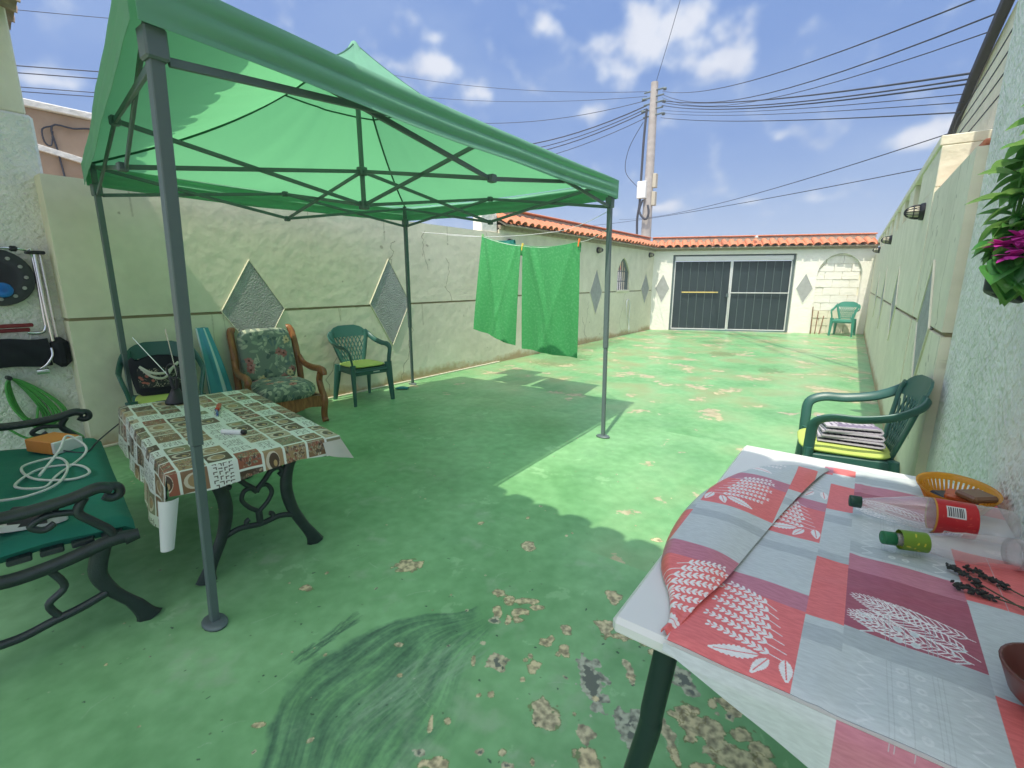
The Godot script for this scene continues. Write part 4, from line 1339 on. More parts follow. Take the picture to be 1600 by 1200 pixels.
func laundry() -> void:
	var l0 := Vector3(LEFT_X + 0.005, 2.0, -4.65)
	var p0 := Vector3(-3.98, 1.90, -4.77)
	var p1 := Vector3(-3.41, 1.765, -4.83)
	var p2 := Vector3(-2.6, 1.773, -4.77)
	var p3 := Vector3(-1.868, 1.80, -3.93)
	var lm := MB.new()
	for s in [[l0, p0, 0.0], [p0, p1, 0.02], [p1, p2, 0.035], [p2, p3, 0.02]]:
		lm.tube(sag(s[0], s[1], s[2], 8), 0.003, 5)
	single("clothesline", "thin clothesline from the cream wall to the gazebo leg", "line", lm, M.white_plastic, Vector3(-3.41, 0, -4.8), 0, "", Vector3(-3.41, 0, -4.8))
	var green := terry(lin(0.07, 0.40, 0.13), lin(0.22, 0.58, 0.28))
	towel(p0, p1 - Vector3(0.015, 0, 0), Vector3(-4.07, 0.75, -4.69), Vector3(-3.49, 0.565, -4.78), 0.02, 0.6, green, "narrower green towel hanging skewed on the line, nearer the cream wall")
	towel(p1 + Vector3(0.012, 0, 0), p2, Vector3(-3.405, 0.53, -4.82), Vector3(-2.60, 0.49, -4.77), 0.035, 2.2, green, "wide green towel hanging on the line by orange and yellow pegs")
	towel(Vector3(-4.22, 1.90, -5.06), Vector3(-3.7, 1.86, -5.06), Vector3(-4.30, 0.98, -5.02), Vector3(-3.72, 0.99, -5.04), 0.02, 1.0, terry(lin(0.03, 0.26, 0.22), lin(0.10, 0.42, 0.36)), "teal towel hanging half hidden behind the narrower green towel")
	var l2 := MB.new()
	l2.tube(sag(Vector3(LEFT_X + 0.005, 2.0, -5.1), Vector3(-3.1, 1.93, -5.05), 0.04, 8), 0.003, 5)
	l2.tube(sag(Vector3(-3.1, 1.93, -5.05), Vector3(-1.868, 1.95, -3.94), 0.03, 8), 0.003, 5)
	single("clothesline", "second clothesline behind the green towels carrying the teal towel", "line", l2, M.white_plastic, Vector3(-3.4, 0, -5), 0, "", Vector3(-3.4, 0, -5))
	var k := 0
	for q in [[p1, lin(0.75, 0.6, 0.08), "yellow clothes peg where the two green towels meet"], [p2, lin(0.8, 0.2, 0.04), "orange clothes peg at the free end of the wide green towel"], [p0, lin(0.25, 0.55, 0.2), "green clothes peg at the high corner of the narrower towel"]]:
		var pm := MB.new()
		for s in [-1, 1]:
			pm.bar(Vector3(0, 0.035, 0.008 * s), Vector3(0, -0.05, 0.016 * s + 0.006), 0.013, 0.008, 0.002)
		pm.bar(Vector3(-0.009, 0.0, 0.008), Vector3(0.009, 0.0, 0.008), 0.006, 0.02, 0.001)
		single("clothes_peg", q[2], "peg", pm, mat(q[1], 0.5), q[0] + Vector3(-0.012 if k == 1 else 0.0, 0.0, 0.006), 0, "pegs on the clothesline")
		k += 1


# ---------------------------------------------------------------- plastic armchairs, facing +z
func make_chair(label: String, m: Material) -> Node3D:
	var o := thing("plastic_chair", label, "chair", Vector3.ZERO, 0, "plastic garden chairs")
	var seat := MB.new()
	seat.slab(14, 14, func(u: float, v: float) -> Vector3:
		var x := (u - 0.5) * lerpf(0.44, 0.37, v)
		var z := 0.22 - v * 0.42
		var y := 0.415 - 0.022 * sin(v * PI * 0.9) * (1.0 - pow(absf(u * 2.0 - 1.0), 3.0)) - 0.045 * pow(maxf(0.0, 1.0 - v * 6.0), 2.0)
		return Vector3(x, y, z), 0.012)
	part(o, "seat", seat, m)
	var ap := MB.new()
	for s in [-1.0, 1.0]:
		ap.bar(Vector3(0.215 * s, 0.375, 0.19), Vector3(0.185 * s, 0.375, -0.19), 0.014, 0.07, 0.004)
	ap.bar(Vector3(-0.21, 0.365, 0.20), Vector3(0.21, 0.365, 0.20), 0.014, 0.075, 0.004)
	part(o, "seat_apron", ap, m)
	for s in [-1.0, 1.0]:
		var f := MB.new()
		f.tube([Vector3(0.222 * s, 0.45, 0.20), Vector3(0.228 * s, 0.3, 0.212), Vector3(0.24 * s, 0.0, 0.235)], [0.042, 0.036, 0.024], 8, 0.5, Vector3(1, 0, 0.4 * s))
		part(o, "leg", f, m)
		var r := MB.new()
		r.tube([Vector3(0.19 * s, 0.42, -0.18), Vector3(0.205 * s, 0.25, -0.205), Vector3(0.225 * s, 0.0, -0.25)], [0.042, 0.036, 0.024], 8, 0.5, Vector3(1, 0, -0.4 * s))
		part(o, "leg", r, m)
		var arm := MB.new()
		arm.tube(curve([Vector3(0.225 * s, 0.77, -0.27), Vector3(0.252 * s, 0.73, -0.24), Vector3(0.272 * s, 0.675, -0.14), Vector3(0.278 * s, 0.645, 0.0), Vector3(0.272 * s, 0.64, 0.12), Vector3(0.258 * s, 0.60, 0.195), Vector3(0.236 * s, 0.50, 0.205), Vector3(0.224 * s, 0.40, 0.205)], 5), 0.029, 8, 0.42, Vector3.ZERO)
		part(o, "armrest", arm, m)
	# backrest: a fan that narrows to the seat, solid crown, lattice below
	var pos := func(u: float, v: float) -> Vector3:
		var hw := lerpf(0.12, 0.25, pow(v, 0.85))
		if v > 0.62:
			hw *= pow(maxf(0.02, 1.0 - pow((v - 0.62) / 0.40, 3.2)), 0.5)
		var x := (u - 0.5) * 2.0 * hw
		return Vector3(x, 0.41 + v * 0.44, -0.19 - v * 0.115 + 0.16 * x * x / 0.09 * 0.4)
	var crown := MB.new()
	crown.slab(18, 7, func(u: float, v: float) -> Vector3: return pos.call(u, 0.70 + v * 0.30), 0.012)
	var back := part(o, "backrest", crown, m)
	for s in [0.0, 1.0]:
		var rim := MB.new()
		var rp := []
		for k in 13:
			rp.append(pos.call(s, k / 12.0 * 0.86))
		rim.tube(rp, 0.027, 8, 0.45, Vector3.RIGHT)
		part(back, "back_rim", rim, m)
	var lat := MB.new()
	for k in 9:
		for dirn in [-1.0, 1.0]:
			var lp := []
			for q in 9:
				var v := q / 8.0
				var u: float = (k + 0.5) / 9.0 + dirn * (v - 0.5) * 0.34
				if u < 0.02 or u > 0.98: continue
				lp.append(pos.call(u, 0.02 + v * 0.70) + Vector3(0, 0, -0.004))
			if lp.size() > 1:
				lat.tube(lp, 0.0075, 6, 0.8)
	part(back, "back_lattice", lat, m)
	return o

func cushion_mesh(w: float, d: float, h: float) -> MB:
	var m := MB.new()
	m.grid(24, 16, func(u: float, v: float) -> Vector3:
		var a := u * TAU
		var e := (v - 0.5) * PI
		var c := pow(absf(cos(e)), 0.35)
		var sx := signf(cos(a)) * pow(absf(cos(a)), 0.45)
		var sz := -signf(sin(a)) * pow(absf(sin(a)), 0.45)
		var puff := 1.0 - 0.35 * pow(maxf(absf(sx), absf(sz)) * c, 4.0)
		return Vector3(sx * c * w * 0.5, h * 0.5 + sin(e) * h * 0.5 * puff, sz * c * d * 0.5))
	return m

func plastic_chairs() -> void:
	var c := make_chair("green plastic armchair with yellow-green seat pad by cream wall", M.plastic)
	c.position = Vector3(-4.60, 0, -3.3)
	c.rotation_degrees.y = 84
	part(c, "sticker", box_mb(Vector3(0.02, 0.35, 0.208), Vector3(0.10, 0.375, 0.2105)), M.white_plastic)
	var c2 := copy(c, "green plastic armchair under black bag, beside the wooden armchair", Vector3(-4.56, 0, -1.36), 74)
	c2.get_node("sticker").free()
	var c3 := copy(c2, "green plastic armchair with folded newspapers, against rough porch wall", Vector3(0.01, 0, -3.26), -82)
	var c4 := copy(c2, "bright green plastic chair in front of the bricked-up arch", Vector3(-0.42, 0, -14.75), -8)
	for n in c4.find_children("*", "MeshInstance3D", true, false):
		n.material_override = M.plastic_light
	single("seat_pad", "yellow-green seat pad on the plastic armchair by cream wall", "cushion", cushion_mesh(0.42, 0.41, 0.05), M.lime, Vector3(-4.59, 0.4, -3.3), 84, "yellow-green seat pads")
	single("seat_pad", "yellow-green seat pad under the black bag", "cushion", cushion_mesh(0.42, 0.41, 0.05), M.lime, Vector3(-4.54, 0.4, -1.36), 74, "yellow-green seat pads")
	single("seat_pad", "yellow-green seat pad under the folded newspapers", "cushion", cushion_mesh(0.43, 0.44, 0.06), M.lime, Vector3(-0.02, 0.4, -3.26), -82, "yellow-green seat pads")
	# black bag with a printed panel and white handles
	var bag := thing("shoulder_bag", "black bag with printed panel and cream handles on plastic armchair", "bag", Vector3(-4.61, 0.445, -1.36), 74)
	var bm := MB.new()
	bm.grid(28, 12, func(u: float, v: float) -> Vector3:
		var a := u * TAU
		var w := lerpf(0.17, 0.20, sin(v * PI * 0.7)) * (1.0 if v < 0.98 else 0.9)
		var d := lerpf(0.09, 0.055, v)
		if v < 0.02:
			w *= 0.85
			d *= 0.8
		return Vector3(signf(cos(a)) * pow(absf(cos(a)), 0.6) * w, v * 0.31 - 0.03 * v * pow(absf(sin(u * TAU * 2.0)), 2.0), -signf(sin(a)) * pow(absf(sin(a)), 0.7) * d - v * 0.05))
	part(bag, "bag_body", bm, M.black_cloth)
	var pim := Image.create(256, 160, false, Image.FORMAT_RGB8)
	pim.fill(Color(0.13, 0.14, 0.13))
	var r2 := RandomNumberGenerator.new()
	r2.seed = 5
	for k in 120:
		var x := r2.randf_range(0, 256)
		var y := r2.randf_range(0, 160)
		stroke(pim, [Vector2(x, y), Vector2(x + r2.randf_range(-14, 14), y + r2.randf_range(-26, 8))], r2.randf_range(1, 4), Color(0.68, 0.66, 0.56))
	for k in 8:
		dab(pim, r2.randf_range(10, 90), r2.randf_range(50, 130), 12, 9, Color(0.62, 0.36, 0.30), r2.randf() * 3)
	var pmat := mat(Color.WHITE, 0.8)
	pmat.albedo_texture = ImageTexture.create_from_image(pim)
	var pp := MB.new()
	pp.slab(12, 6, func(u: float, v: float) -> Vector3: return Vector3((u - 0.5) * 0.30, 0.07 + v * 0.15, 0.094 - v * 0.045 - pow(u * 2.0 - 1.0, 2.0) * 0.03), 0.004)
	for i in pp.uv.size(): pp.uv[i].y = 1.0 - pp.uv[i].y
	part(bag, "printed_panel", pp, pmat)
	for s in 2:
		var hm := MB.new()
		hm.tube(curve([Vector3(-0.13, 0.24, 0.045), Vector3(-0.06, 0.19 - s * 0.03, 0.085), Vector3(0.02, 0.18 - s * 0.04, 0.09), Vector3(0.08, 0.21, 0.07), Vector3(0.13, 0.25, 0.03 - s * 0.03)], 6), 0.011, 7, 0.5)
		part(bag, "bag_handle", hm, mat(lin(0.55, 0.53, 0.44), 0.8))
	# folded newspapers on the right chair
	var r3 := RandomNumberGenerator.new()
	r3.seed = 9
	var ink := Image.create(256, 128, false, Image.FORMAT_RGB8)
	ink.fill(Color(0.72, 0.70, 0.74))
	for y in range(6, 124, 6):
		var x := 6
		while x < 250:
			var wd := r3.randi_range(6, 40)
			ink.fill_rect(Rect2i(x, y, mini(wd, 250 - x), 2 if y % 36 else 4), Color(0.36, 0.32, 0.42))
			x += wd + r3.randi_range(2, 18)
	for q in [Rect2i(14, 40, 60, 44), Rect2i(120, 14, 50, 60), Rect2i(190, 70, 56, 44)]:
		ink.fill_rect(q, Color(0.50, 0.46, 0.55))
	var inkm := mat(Color.WHITE, 0.9)
	inkm.albedo_texture = ImageTexture.create_from_image(ink)
	for k in 3:
		var nm := MB.new()
		var sh := Vector2(0.27 - k * 0.02, 0.29 - k * 0.02)
		nm.slab(14, 26, func(u: float, v: float) -> Vector3:
			# a folded sheet: down, round the fold and back
			var a := v * PI
			var z := (0.5 - absf(v * 2.0 - 1.0)) * 0.0
			var y := 0.0
			if v < 0.42:
				z = lerpf(sh.y * 0.5, -sh.y * 0.5, v / 0.42)
				y = 0.0
			elif v > 0.58:
				z = lerpf(-sh.y * 0.5, sh.y * 0.5, (v - 0.58) / 0.42)
				y = 0.032
			else:
				a = (v - 0.42) / 0.16 * PI
				z = -sh.y * 0.5 - sin(a) * 0.02
				y = 0.016 - cos(a) * 0.016
			return Vector3((u - 0.5) * sh.x, y + sin(u * 7.0 + k) * 0.003, z), -0.009)
		single("newspaper", ["folded grey newspaper at the bottom of the pile on plastic chair", "folded newspaper in the middle of the pile on plastic chair", "folded newspaper on top of the pile on plastic chair"][k], "newspaper", nm, inkm, Vector3(0.0 - k * 0.004, 0.464 + k * 0.034, -3.25 + k * 0.012), -84 + k * 5, "newspapers on the plastic chair")


# ---------------------------------------------------------------- bench, table, armchair at the left
func iron_end(o: Node3D, called: String, x: float, pts: Array, r: float) -> Node3D:
	var m := MB.new()
	for p in pts:
		var q: Array = curve(p.map(func(v): return Vector3(x, v.y, v.x)), 6)
		m.tube(q, r, 8, 1.5, Vector3.UP if false else Vector3.ZERO)
	return part(o, called, m, M.iron)

func left_furniture() -> void:
	# bench: length along x, front towards -z
	var turn := -8.9
	var b := thing("garden_bench", "black cast-iron garden bench with scrolled arms under a green cushion", "bench", Vector3(-2.99, 0, -0.33), turn)
	for k in 2:
		var x := 0.74 if k == 0 else -0.74
		var leg := MB.new()
		leg.tube(curve([Vector3(x, 0.36, -0.17), Vector3(x, 0.26, -0.145), Vector3(x, 0.17, -0.175), Vector3(x, 0.09, -0.23), Vector3(x, 0.04, -0.255), Vector3(x, 0.0, -0.27)], 5), [0.03, 0.03, 0.03, 0.03, 0.03, 0.029, 0.028, 0.027, 0.026, 0.025, 0.024, 0.023, 0.022, 0.022, 0.022, 0.024, 0.026, 0.027, 0.028, 0.029, 0.03, 0.032, 0.035, 0.04, 0.045, 0.05], 8, 0.55, Vector3(0, 0, 1))
		var fr := part(b, "bench_end", leg, M.iron)
		var rear := MB.new()
		rear.tube(curve([Vector3(x, 0.36, 0.2), Vector3(x, 0.2, 0.21), Vector3(x, 0.08, 0.27), Vector3(x, 0.0, 0.31)], 5), 0.026, 8)
		rear.tube(curve([Vector3(x, 0.36, 0.2), Vector3(x, 0.55, 0.25), Vector3(x, 0.78, 0.33)], 5), 0.024, 8)
		part(fr, "rear_leg", rear, M.iron)
		var rail := MB.new()
		rail.tube(curve([Vector3(x, 0.37, -0.27), Vector3(x, 0.375, -0.2), Vector3(x, 0.345, -0.05), Vector3(x, 0.335, 0.08), Vector3(x, 0.36, 0.2)], 5), 0.026, 8, 0.9)
		rail.tube([Vector3(x, 0.37, -0.24), Vector3(x, 0.372, -0.285)], [0.03, 0.022], 8)
		part(fr, "seat_rail", rail, M.iron)
		var st := MB.new()
		st.tube(curve([Vector3(x, 0.17, -0.16), Vector3(x, 0.145, -0.08), Vector3(x, 0.13, 0.0), Vector3(x, 0.11, 0.1), Vector3(x, 0.12, 0.24)], 5), 0.016, 7)
		st.tube(curve([Vector3(x, 0.33, -0.02), Vector3(x, 0.25, -0.05), Vector3(x, 0.2, 0.0), Vector3(x, 0.14, -0.02)], 5), 0.013, 7)
		part(fr, "stretcher", st, M.iron)
		var arm := MB.new()
		arm.tube(curve([Vector3(x, 0.58, -0.23), Vector3(x, 0.595, -0.19), Vector3(x, 0.575, -0.1), Vector3(x, 0.565, 0.05), Vector3(x, 0.58, 0.25)], 6), 0.022, 8, 1.3, Vector3.UP)
		arm.tube(curve([Vector3(x, 0.595, -0.2), Vector3(x, 0.585, -0.245), Vector3(x, 0.555, -0.25), Vector3(x, 0.545, -0.225), Vector3(x, 0.56, -0.205)], 6), 0.017, 8)
		arm.tube(curve([Vector3(x, 0.57, -0.15), Vector3(x, 0.52, -0.125), Vector3(x, 0.47, -0.16), Vector3(x, 0.42, -0.2), Vector3(x, 0.38, -0.21)], 6), 0.016, 8)
		arm.tube(curve([Vector3(x, 0.52, -0.13), Vector3(x, 0.535, -0.05), Vector3(x, 0.51, 0.0), Vector3(x, 0.485, -0.03), Vector3(x, 0.5, -0.06)], 6), 0.012, 7)
		part(fr, "armrest", arm, M.iron)
	for k in 6:
		part(b, "seat_slat", box_mb(Vector3(-0.72, 0.375, -0.24 + k * 0.085), Vector3(0.72, 0.395, -0.175 + k * 0.085), 0.004), M.iron)
	for k in 3:
		part(b, "back_slat", box_mb(Vector3(-0.72, 0.5 + k * 0.1, 0.235 + k * 0.035), Vector3(0.72, 0.575 + k * 0.1, 0.255 + k * 0.035), 0.004), M.iron)
	var cu := MB.new()
	cu.slab(40, 18, func(u: float, v: float) -> Vector3:
		var x := (u - 0.5) * 1.40
		var z := 0.25 - v * 0.53
		var y := 0.445 + 0.006 * sin(u * 14.0 + v * 5.0) + 0.008 * sin(v * 9.0 + u * 3.0)
		if v > 0.9: y -= 0.035 * pow((v - 0.9) / 0.1, 2.0)
		if u > 0.97: y -= 0.03 * pow((u - 0.97) / 0.03, 2.0)
		if u < 0.03: y -= 0.03 * pow((0.03 - u) / 0.03, 2.0)
		return Vector3(x, y, z), 0.045)
	var tealc := rough_mat(lin(0.008, 0.17, 0.12), lin(0.014, 0.22, 0.155), 0.8, 0.8, 0.6, 0.01, 171)
	single("bench_cushion", "flat bottle-green cushion lying on the iron bench", "cushion", cu, tealc, Vector3(-2.99, 0, -0.33), turn)
	var bt := b.transform
	# white cable in loose loops
	var wc := MB.new()
	wc.tube(curve([Vector3(0.0, 0.47, -0.02), Vector3(-0.2, 0.52, -0.1), Vector3(-0.32, 0.56, -0.14), Vector3(-0.28, 0.50, -0.2), Vector3(-0.22, 0.46, -0.18), Vector3(0.0, 0.456, -0.08), Vector3(0.15, 0.456, -0.03), Vector3(0.05, 0.46, 0.06), Vector3(-0.15, 0.458, -0.02), Vector3(-0.1, 0.458, -0.15), Vector3(0.08, 0.46, -0.19), Vector3(0.12, 0.458, -0.12), Vector3(0.0, 0.46, 0.0), Vector3(-0.25, 0.458, 0.04), Vector3(-0.3, 0.46, -0.08), Vector3(-0.1, 0.464, -0.12), Vector3(0.16, 0.465, -0.08), Vector3(0.24, 0.462, 0.02), Vector3(0.2, 0.458, 0.12)], 6), 0.006, 6)
	single("white_cable", "loose white cable looped on the green bench cushion", "cable", wc, M.white_plastic, bt * Vector3.ZERO, turn)
	var dk := MB.new()
	dk.tube(curve([Vector3(-0.62, 0.458, 0.0), Vector3(-0.4, 0.46, -0.12), Vector3(-0.3, 0.46, -0.2), Vector3(-0.45, 0.47, -0.26), Vector3(-0.62, 0.5, -0.36), Vector3(-0.66, 0.585, -0.5), Vector3(-0.6, 0.615, -0.62), Vector3(-0.45, 0.617, -0.72)], 6), 0.004, 6)
	single("black_cable", "thin black cable from the bench cushion up to the table", "cable", dk, M.wire, bt * Vector3.ZERO, turn)
	# black and white shoe
	var sh := thing("sandal", "black and white sandal lying on the green bench cushion", "shoe", Vector3(-2.44, 0.452, -0.215), 60)
	var so := MB.new()
	so.slab(16, 10, func(u: float, v: float) -> Vector3:
		var w := 0.045 + 0.012 * sin(u * PI * 1.5)
		return Vector3((u - 0.5) * 0.26, 0.028 + 0.02 * pow(1.0 - u, 2.0), (0.5 - v) * 2.0 * w * sqrt(maxf(0.05, 1.0 - pow(absf(u * 2.0 - 1.0), 5.0)))), 0.026)
	part(sh, "sole", so, M.white_plastic)
	var stp := MB.new()
	stp.slab(12, 12, func(u: float, v: float) -> Vector3:
		var a := v * PI
		return Vector3(-0.02 + u * 0.11, 0.02 + sin(a) * (0.06 - u * 0.015), cos(a) * 0.052), 0.005)
	part(sh, "strap", stp, M.black)
	var ob := box_mb(Vector3(-0.10, 0, -0.07), Vector3(0.10, 0.07, 0.07), 0.004)
	var obo := single("orange_box", "small orange and white box on the bench beside the far armrest", "box", ob, mat(lin(0.62, 0.24, 0.04), 0.6), bt * Vector3(-0.53, 0.447, -0.08), 20)
	part(obo, "white_end", box_mb(Vector3(0.101, 0.003, -0.067), Vector3(0.125, 0.067, 0.067), 0.003), M.white_plastic)

	# iron table with its printed cloth
	var tt := -8.9
	var tp := Vector3(-2.80, 0, -1.055)
	var t := thing("iron_table", "low table on black cast-iron legs with heart-shaped scrollwork", "table", tp, tt)
	part(t, "tabletop", box_mb(Vector3(-0.70, 0.575, -0.34), Vector3(0.70, 0.603, 0.34), 0.008), M.wood)
	for k in 2:
		var x := 0.57 if k == 0 else -0.60
		var frame := MB.new()
		frame.bar(Vector3(x, 0.555, -0.27), Vector3(x, 0.555, 0.27), 0.03, 0.035, 0.006)
		var fe := part(t, "leg_frame", frame, M.iron)
		for s in [-1.0, 1.0]:
			var leg := MB.new()
			leg.tube(curve([Vector3(x, 0.55, 0.235 * s), Vector3(x, 0.47, 0.165 * s), Vector3(x, 0.36, 0.135 * s), Vector3(x, 0.24, 0.15 * s), Vector3(x, 0.13, 0.195 * s), Vector3(x, 0.05, 0.235 * s), Vector3(x, 0.0, 0.25 * s)], 4), [0.026, 0.026, 0.026, 0.026, 0.027, 0.028, 0.029, 0.03, 0.03, 0.03, 0.03, 0.029, 0.028, 0.027, 0.026, 0.026, 0.025, 0.025, 0.026, 0.028, 0.03, 0.034, 0.038, 0.042, 0.046], 8, 0.6, Vector3(0, 0, 1))
			part(fe, "leg", leg, M.iron)
		var sc := MB.new()
		# stretcher, heart and scrolls
		sc.tube(curve([Vector3(x, 0.19, -0.16), Vector3(x, 0.21, -0.09), Vector3(x, 0.2, 0.0), Vector3(x, 0.21, 0.09), Vector3(x, 0.19, 0.16)], 5), 0.014, 7)
		for s in [-1.0, 1.0]:
			sc.tube(curve([Vector3(x, 0.265, 0.0), Vector3(x, 0.30, 0.04 * s), Vector3(x, 0.345, 0.066 * s), Vector3(x, 0.385, 0.052 * s), Vector3(x, 0.39, 0.022 * s), Vector3(x, 0.365, 0.0)], 6), 0.011, 7)
			sc.tube(curve([Vector3(x, 0.375, 0.0), Vector3(x, 0.415, 0.04 * s), Vector3(x, 0.455, 0.075 * s), Vector3(x, 0.46, 0.11 * s), Vector3(x, 0.435, 0.125 * s), Vector3(x, 0.42, 0.105 * s)], 6), 0.013, 7)
			sc.tube(curve([Vector3(x, 0.2, 0.055 * s), Vector3(x, 0.23, 0.06 * s), Vector3(x, 0.24, 0.045 * s)], 4), 0.012, 6)
		sc.tube([Vector3(x, 0.2, 0), Vector3(x, 0.27, 0)], 0.016, 7)
		part(fe, "scrollwork", sc, M.iron)
	coffee_cloth(tp, tt)
	var T := Transform3D(Basis(Vector3.UP, deg_to_rad(tt)), tp)
	# indoor aerial
	var an := thing("aerial", "small black table aerial with two thin rods on printed cloth", "aerial", Vector3(-3.38, 0.612, -1.06), 20)
	var ab := MB.new()
	ab.lathe([Vector2(0, 0), Vector2(0.062, 0), Vector2(0.064, 0.012), Vector2(0.05, 0.035), Vector2(0.03, 0.07), Vector2(0.022, 0.09), Vector2(0, 0.092)], 16)
	part(an, "aerial_base", ab, M.black)
	var ah := MB.new()
	ah.tube([Vector3(-0.012, 0.09, 0), Vector3(-0.03, 0.16, 0)], 0.011, 7)
	ah.tube([Vector3(0.012, 0.09, 0), Vector3(0.03, 0.16, 0)], 0.011, 7)
	var lp := []
	for i in 21: lp.append(Vector3(cos(TAU * i / 20) * 0.045, 0.2 + sin(TAU * i / 20) * 0.045, 0.0))
	ah.tube(lp, 0.006, 6)
	part(an, "aerial_loop", ah, M.black)
	for s in [-1.0, 1.0]:
		var rod := MB.new()
		rod.tube([Vector3(0.03 * s, 0.16, 0), Vector3(0.02 if s > 0 else -0.26, 0.46 if s > 0 else 0.40, 0.02)], 0.0028, 5)
		part(an, "aerial_rod", rod, M.chrome)
	var sd := thing("screwdriver", "red-handled screwdriver lying on printed cloth by the gazebo leg", "screwdriver", Vector3(-3.0, 0.62, -1.14), -28)
	var sh1 := MB.new()
	sh1.tube([Vector3(-0.07, 0.004, 0), Vector3(-0.03, 0.004, 0), Vector3(0.0, 0.004, 0), Vector3(0.04, 0.004, 0)], [0.012, 0.014, 0.012, 0.012], 8)
	part(sd, "handle", sh1, mat(lin(0.6, 0.08, 0.03), 0.35))
	var sh2 := MB.new()
	sh2.tube([Vector3(0.04, 0.003, 0), Vector3(0.15, 0.0, 0)], 0.004, 6)
	part(sd, "shaft", sh2, M.chrome)
	var pen := MB.new()
	pen.tube([Vector3(-0.07, 0, 0), Vector3(0.05, 0, 0), Vector3(0.07, 0, 0)], [0.008, 0.008, 0.004], 7)
	single("pen", "blue pen lying beside the red-handled screwdriver", "pen", pen, mat(lin(0.05, 0.12, 0.35), 0.4), Vector3(-2.92, 0.618, -1.10), -20)
	var gl := thing("glue_stick", "small white tube with black cap on printed cloth", "tube", Vector3(-2.45, 0.622, -0.985), 30)
	var g1 := MB.new()
	g1.tube([Vector3(-0.06, 0, 0), Vector3(0.045, 0, 0)], 0.013, 9)
	part(gl, "tube_body", g1, M.white_plastic)
	var g2 := MB.new()
	g2.tube([Vector3(0.045, 0, 0), Vector3(0.065, 0, 0)], 0.011, 8)
	part(gl, "cap", g2, M.black)
	armchair()
	# teal and white windbreak, folded, standing beside the armchair
	var wb := MB.new()
	wb.grid(28, 16, func(u: float, v: float) -> Vector3:
		var a := u * TAU
		var r := lerpf(0.10, 0.045, pow(v, 1.4)) * (1.0 + 0.22 * sin(a * 5.0 + v * 2.0))
		return Vector3(cos(a) * r * 0.7 - v * 0.10, v * 0.94, -sin(a) * r + 0.07 * v * v))
	var wim := Image.create(64, 16, false, Image.FORMAT_RGB8)
	wim.fill(Color(0.30, 0.62, 0.68))
	for x in range(0, 64, 16): wim.fill_rect(Rect2i(x, 0, 5, 16), Color(0.78, 0.86, 0.86))
	var wmat := mat(Color.WHITE, 0.6)
	wmat.albedo_texture = ImageTexture.create_from_image(wim)
	single("folded_windbreak", "folded teal and white striped fabric standing beside the wooden armchair", "fabric", wb, wmat, Vector3(-4.74, 0, -1.86), 0)
	# a scrap on the floor
	var sl := MB.new()
	sl.slab(8, 6, func(u: float, v: float) -> Vector3: return Vector3((u - 0.5) * 0.16, 0.018 + 0.02 * sin(u * 3.0) * sin(v * 3.0), (0.5 - v) * 0.08), 0.012)
	single("flip_flop", "small teal flip-flop on the floor near the gazebo's rear leg", "shoe", sl, mat(lin(0.02, 0.2, 0.2), 0.7), Vector3(-4.66, 0.0, -3.93), 30)

func coffee_picture() -> Image:
	var im := Image.create(1500, 1100, false, Image.FORMAT_RGB8)
	im.fill(Color(0.86, 0.89, 0.85))
	var r := RandomNumberGenerator.new()
	r.seed = 12
	var browns := [Color(0.38, 0.29, 0.21), Color(0.52, 0.40, 0.29), Color(0.62, 0.52, 0.38), Color(0.32, 0.25, 0.19), Color(0.70, 0.64, 0.53), Color(0.58, 0.34, 0.25), Color(0.50, 0.50, 0.38)]
	var y := 0
	while y < 1100:
		var hh: int = [62, 78, 68][r.randi() % 3]
		var x := 0
		while x < 1500:
			var w: int = [78, 92, 104, 72][r.randi() % 4]
			var cell := Rect2i(x + 4, y + 4, w - 8, hh - 8)
			var kind := r.randf()
			if kind < 0.33:
				# words
				for row in range(cell.position.y + 8, cell.end.y - 10, 15):
					var tx := cell.position.x + 8
					while tx < cell.end.x - 10:
						var lw := r.randi_range(5, 12)
						var lh := r.randi_range(9, 13)
						im.fill_rect(Rect2i(tx, row, 3, lh), Color(0.36, 0.33, 0.28))
						im.fill_rect(Rect2i(tx, row + (0 if r.randf() < 0.5 else lh - 3), lw, 3), Color(0.36, 0.33, 0.28))
						tx += lw + 5
			else:
				var bg: Color = browns[r.randi() % browns.size()]
				im.fill_rect(cell, bg)
				if kind < 0.6:
					# beans
					for k in 46:
						var q := Vector2(r.randf_range(cell.position.x + 6, cell.end.x - 6), r.randf_range(cell.position.y + 5, cell.end.y - 5))
						var c: Color = browns[r.randi() % browns.size()]
						dab(im, q.x, q.y, 6, 4, c.lightened(r.randf() * 0.3), r.randf() * 3.1)
						stroke(im, [q - Vector2(4, 0), q + Vector2(4, 0)], 1.0, Color(0.12, 0.08, 0.05))
				else:
					# a cup seen from the side or above
					var m := Vector2(cell.get_center())
					dab(im, m.x, m.y + 4, cell.size.x * 0.36, cell.size.y * 0.36, Color(0.80, 0.76, 0.68))
					dab(im, m.x, m.y, cell.size.x * 0.29, cell.size.y * 0.27, browns[3 if r.randf() < 0.5 else 2])
					dab(im, m.x + 8, m.y - 3, cell.size.x * 0.12, cell.size.y * 0.1, Color(0.70, 0.58, 0.40))
			x += w
		y += hh
	return im

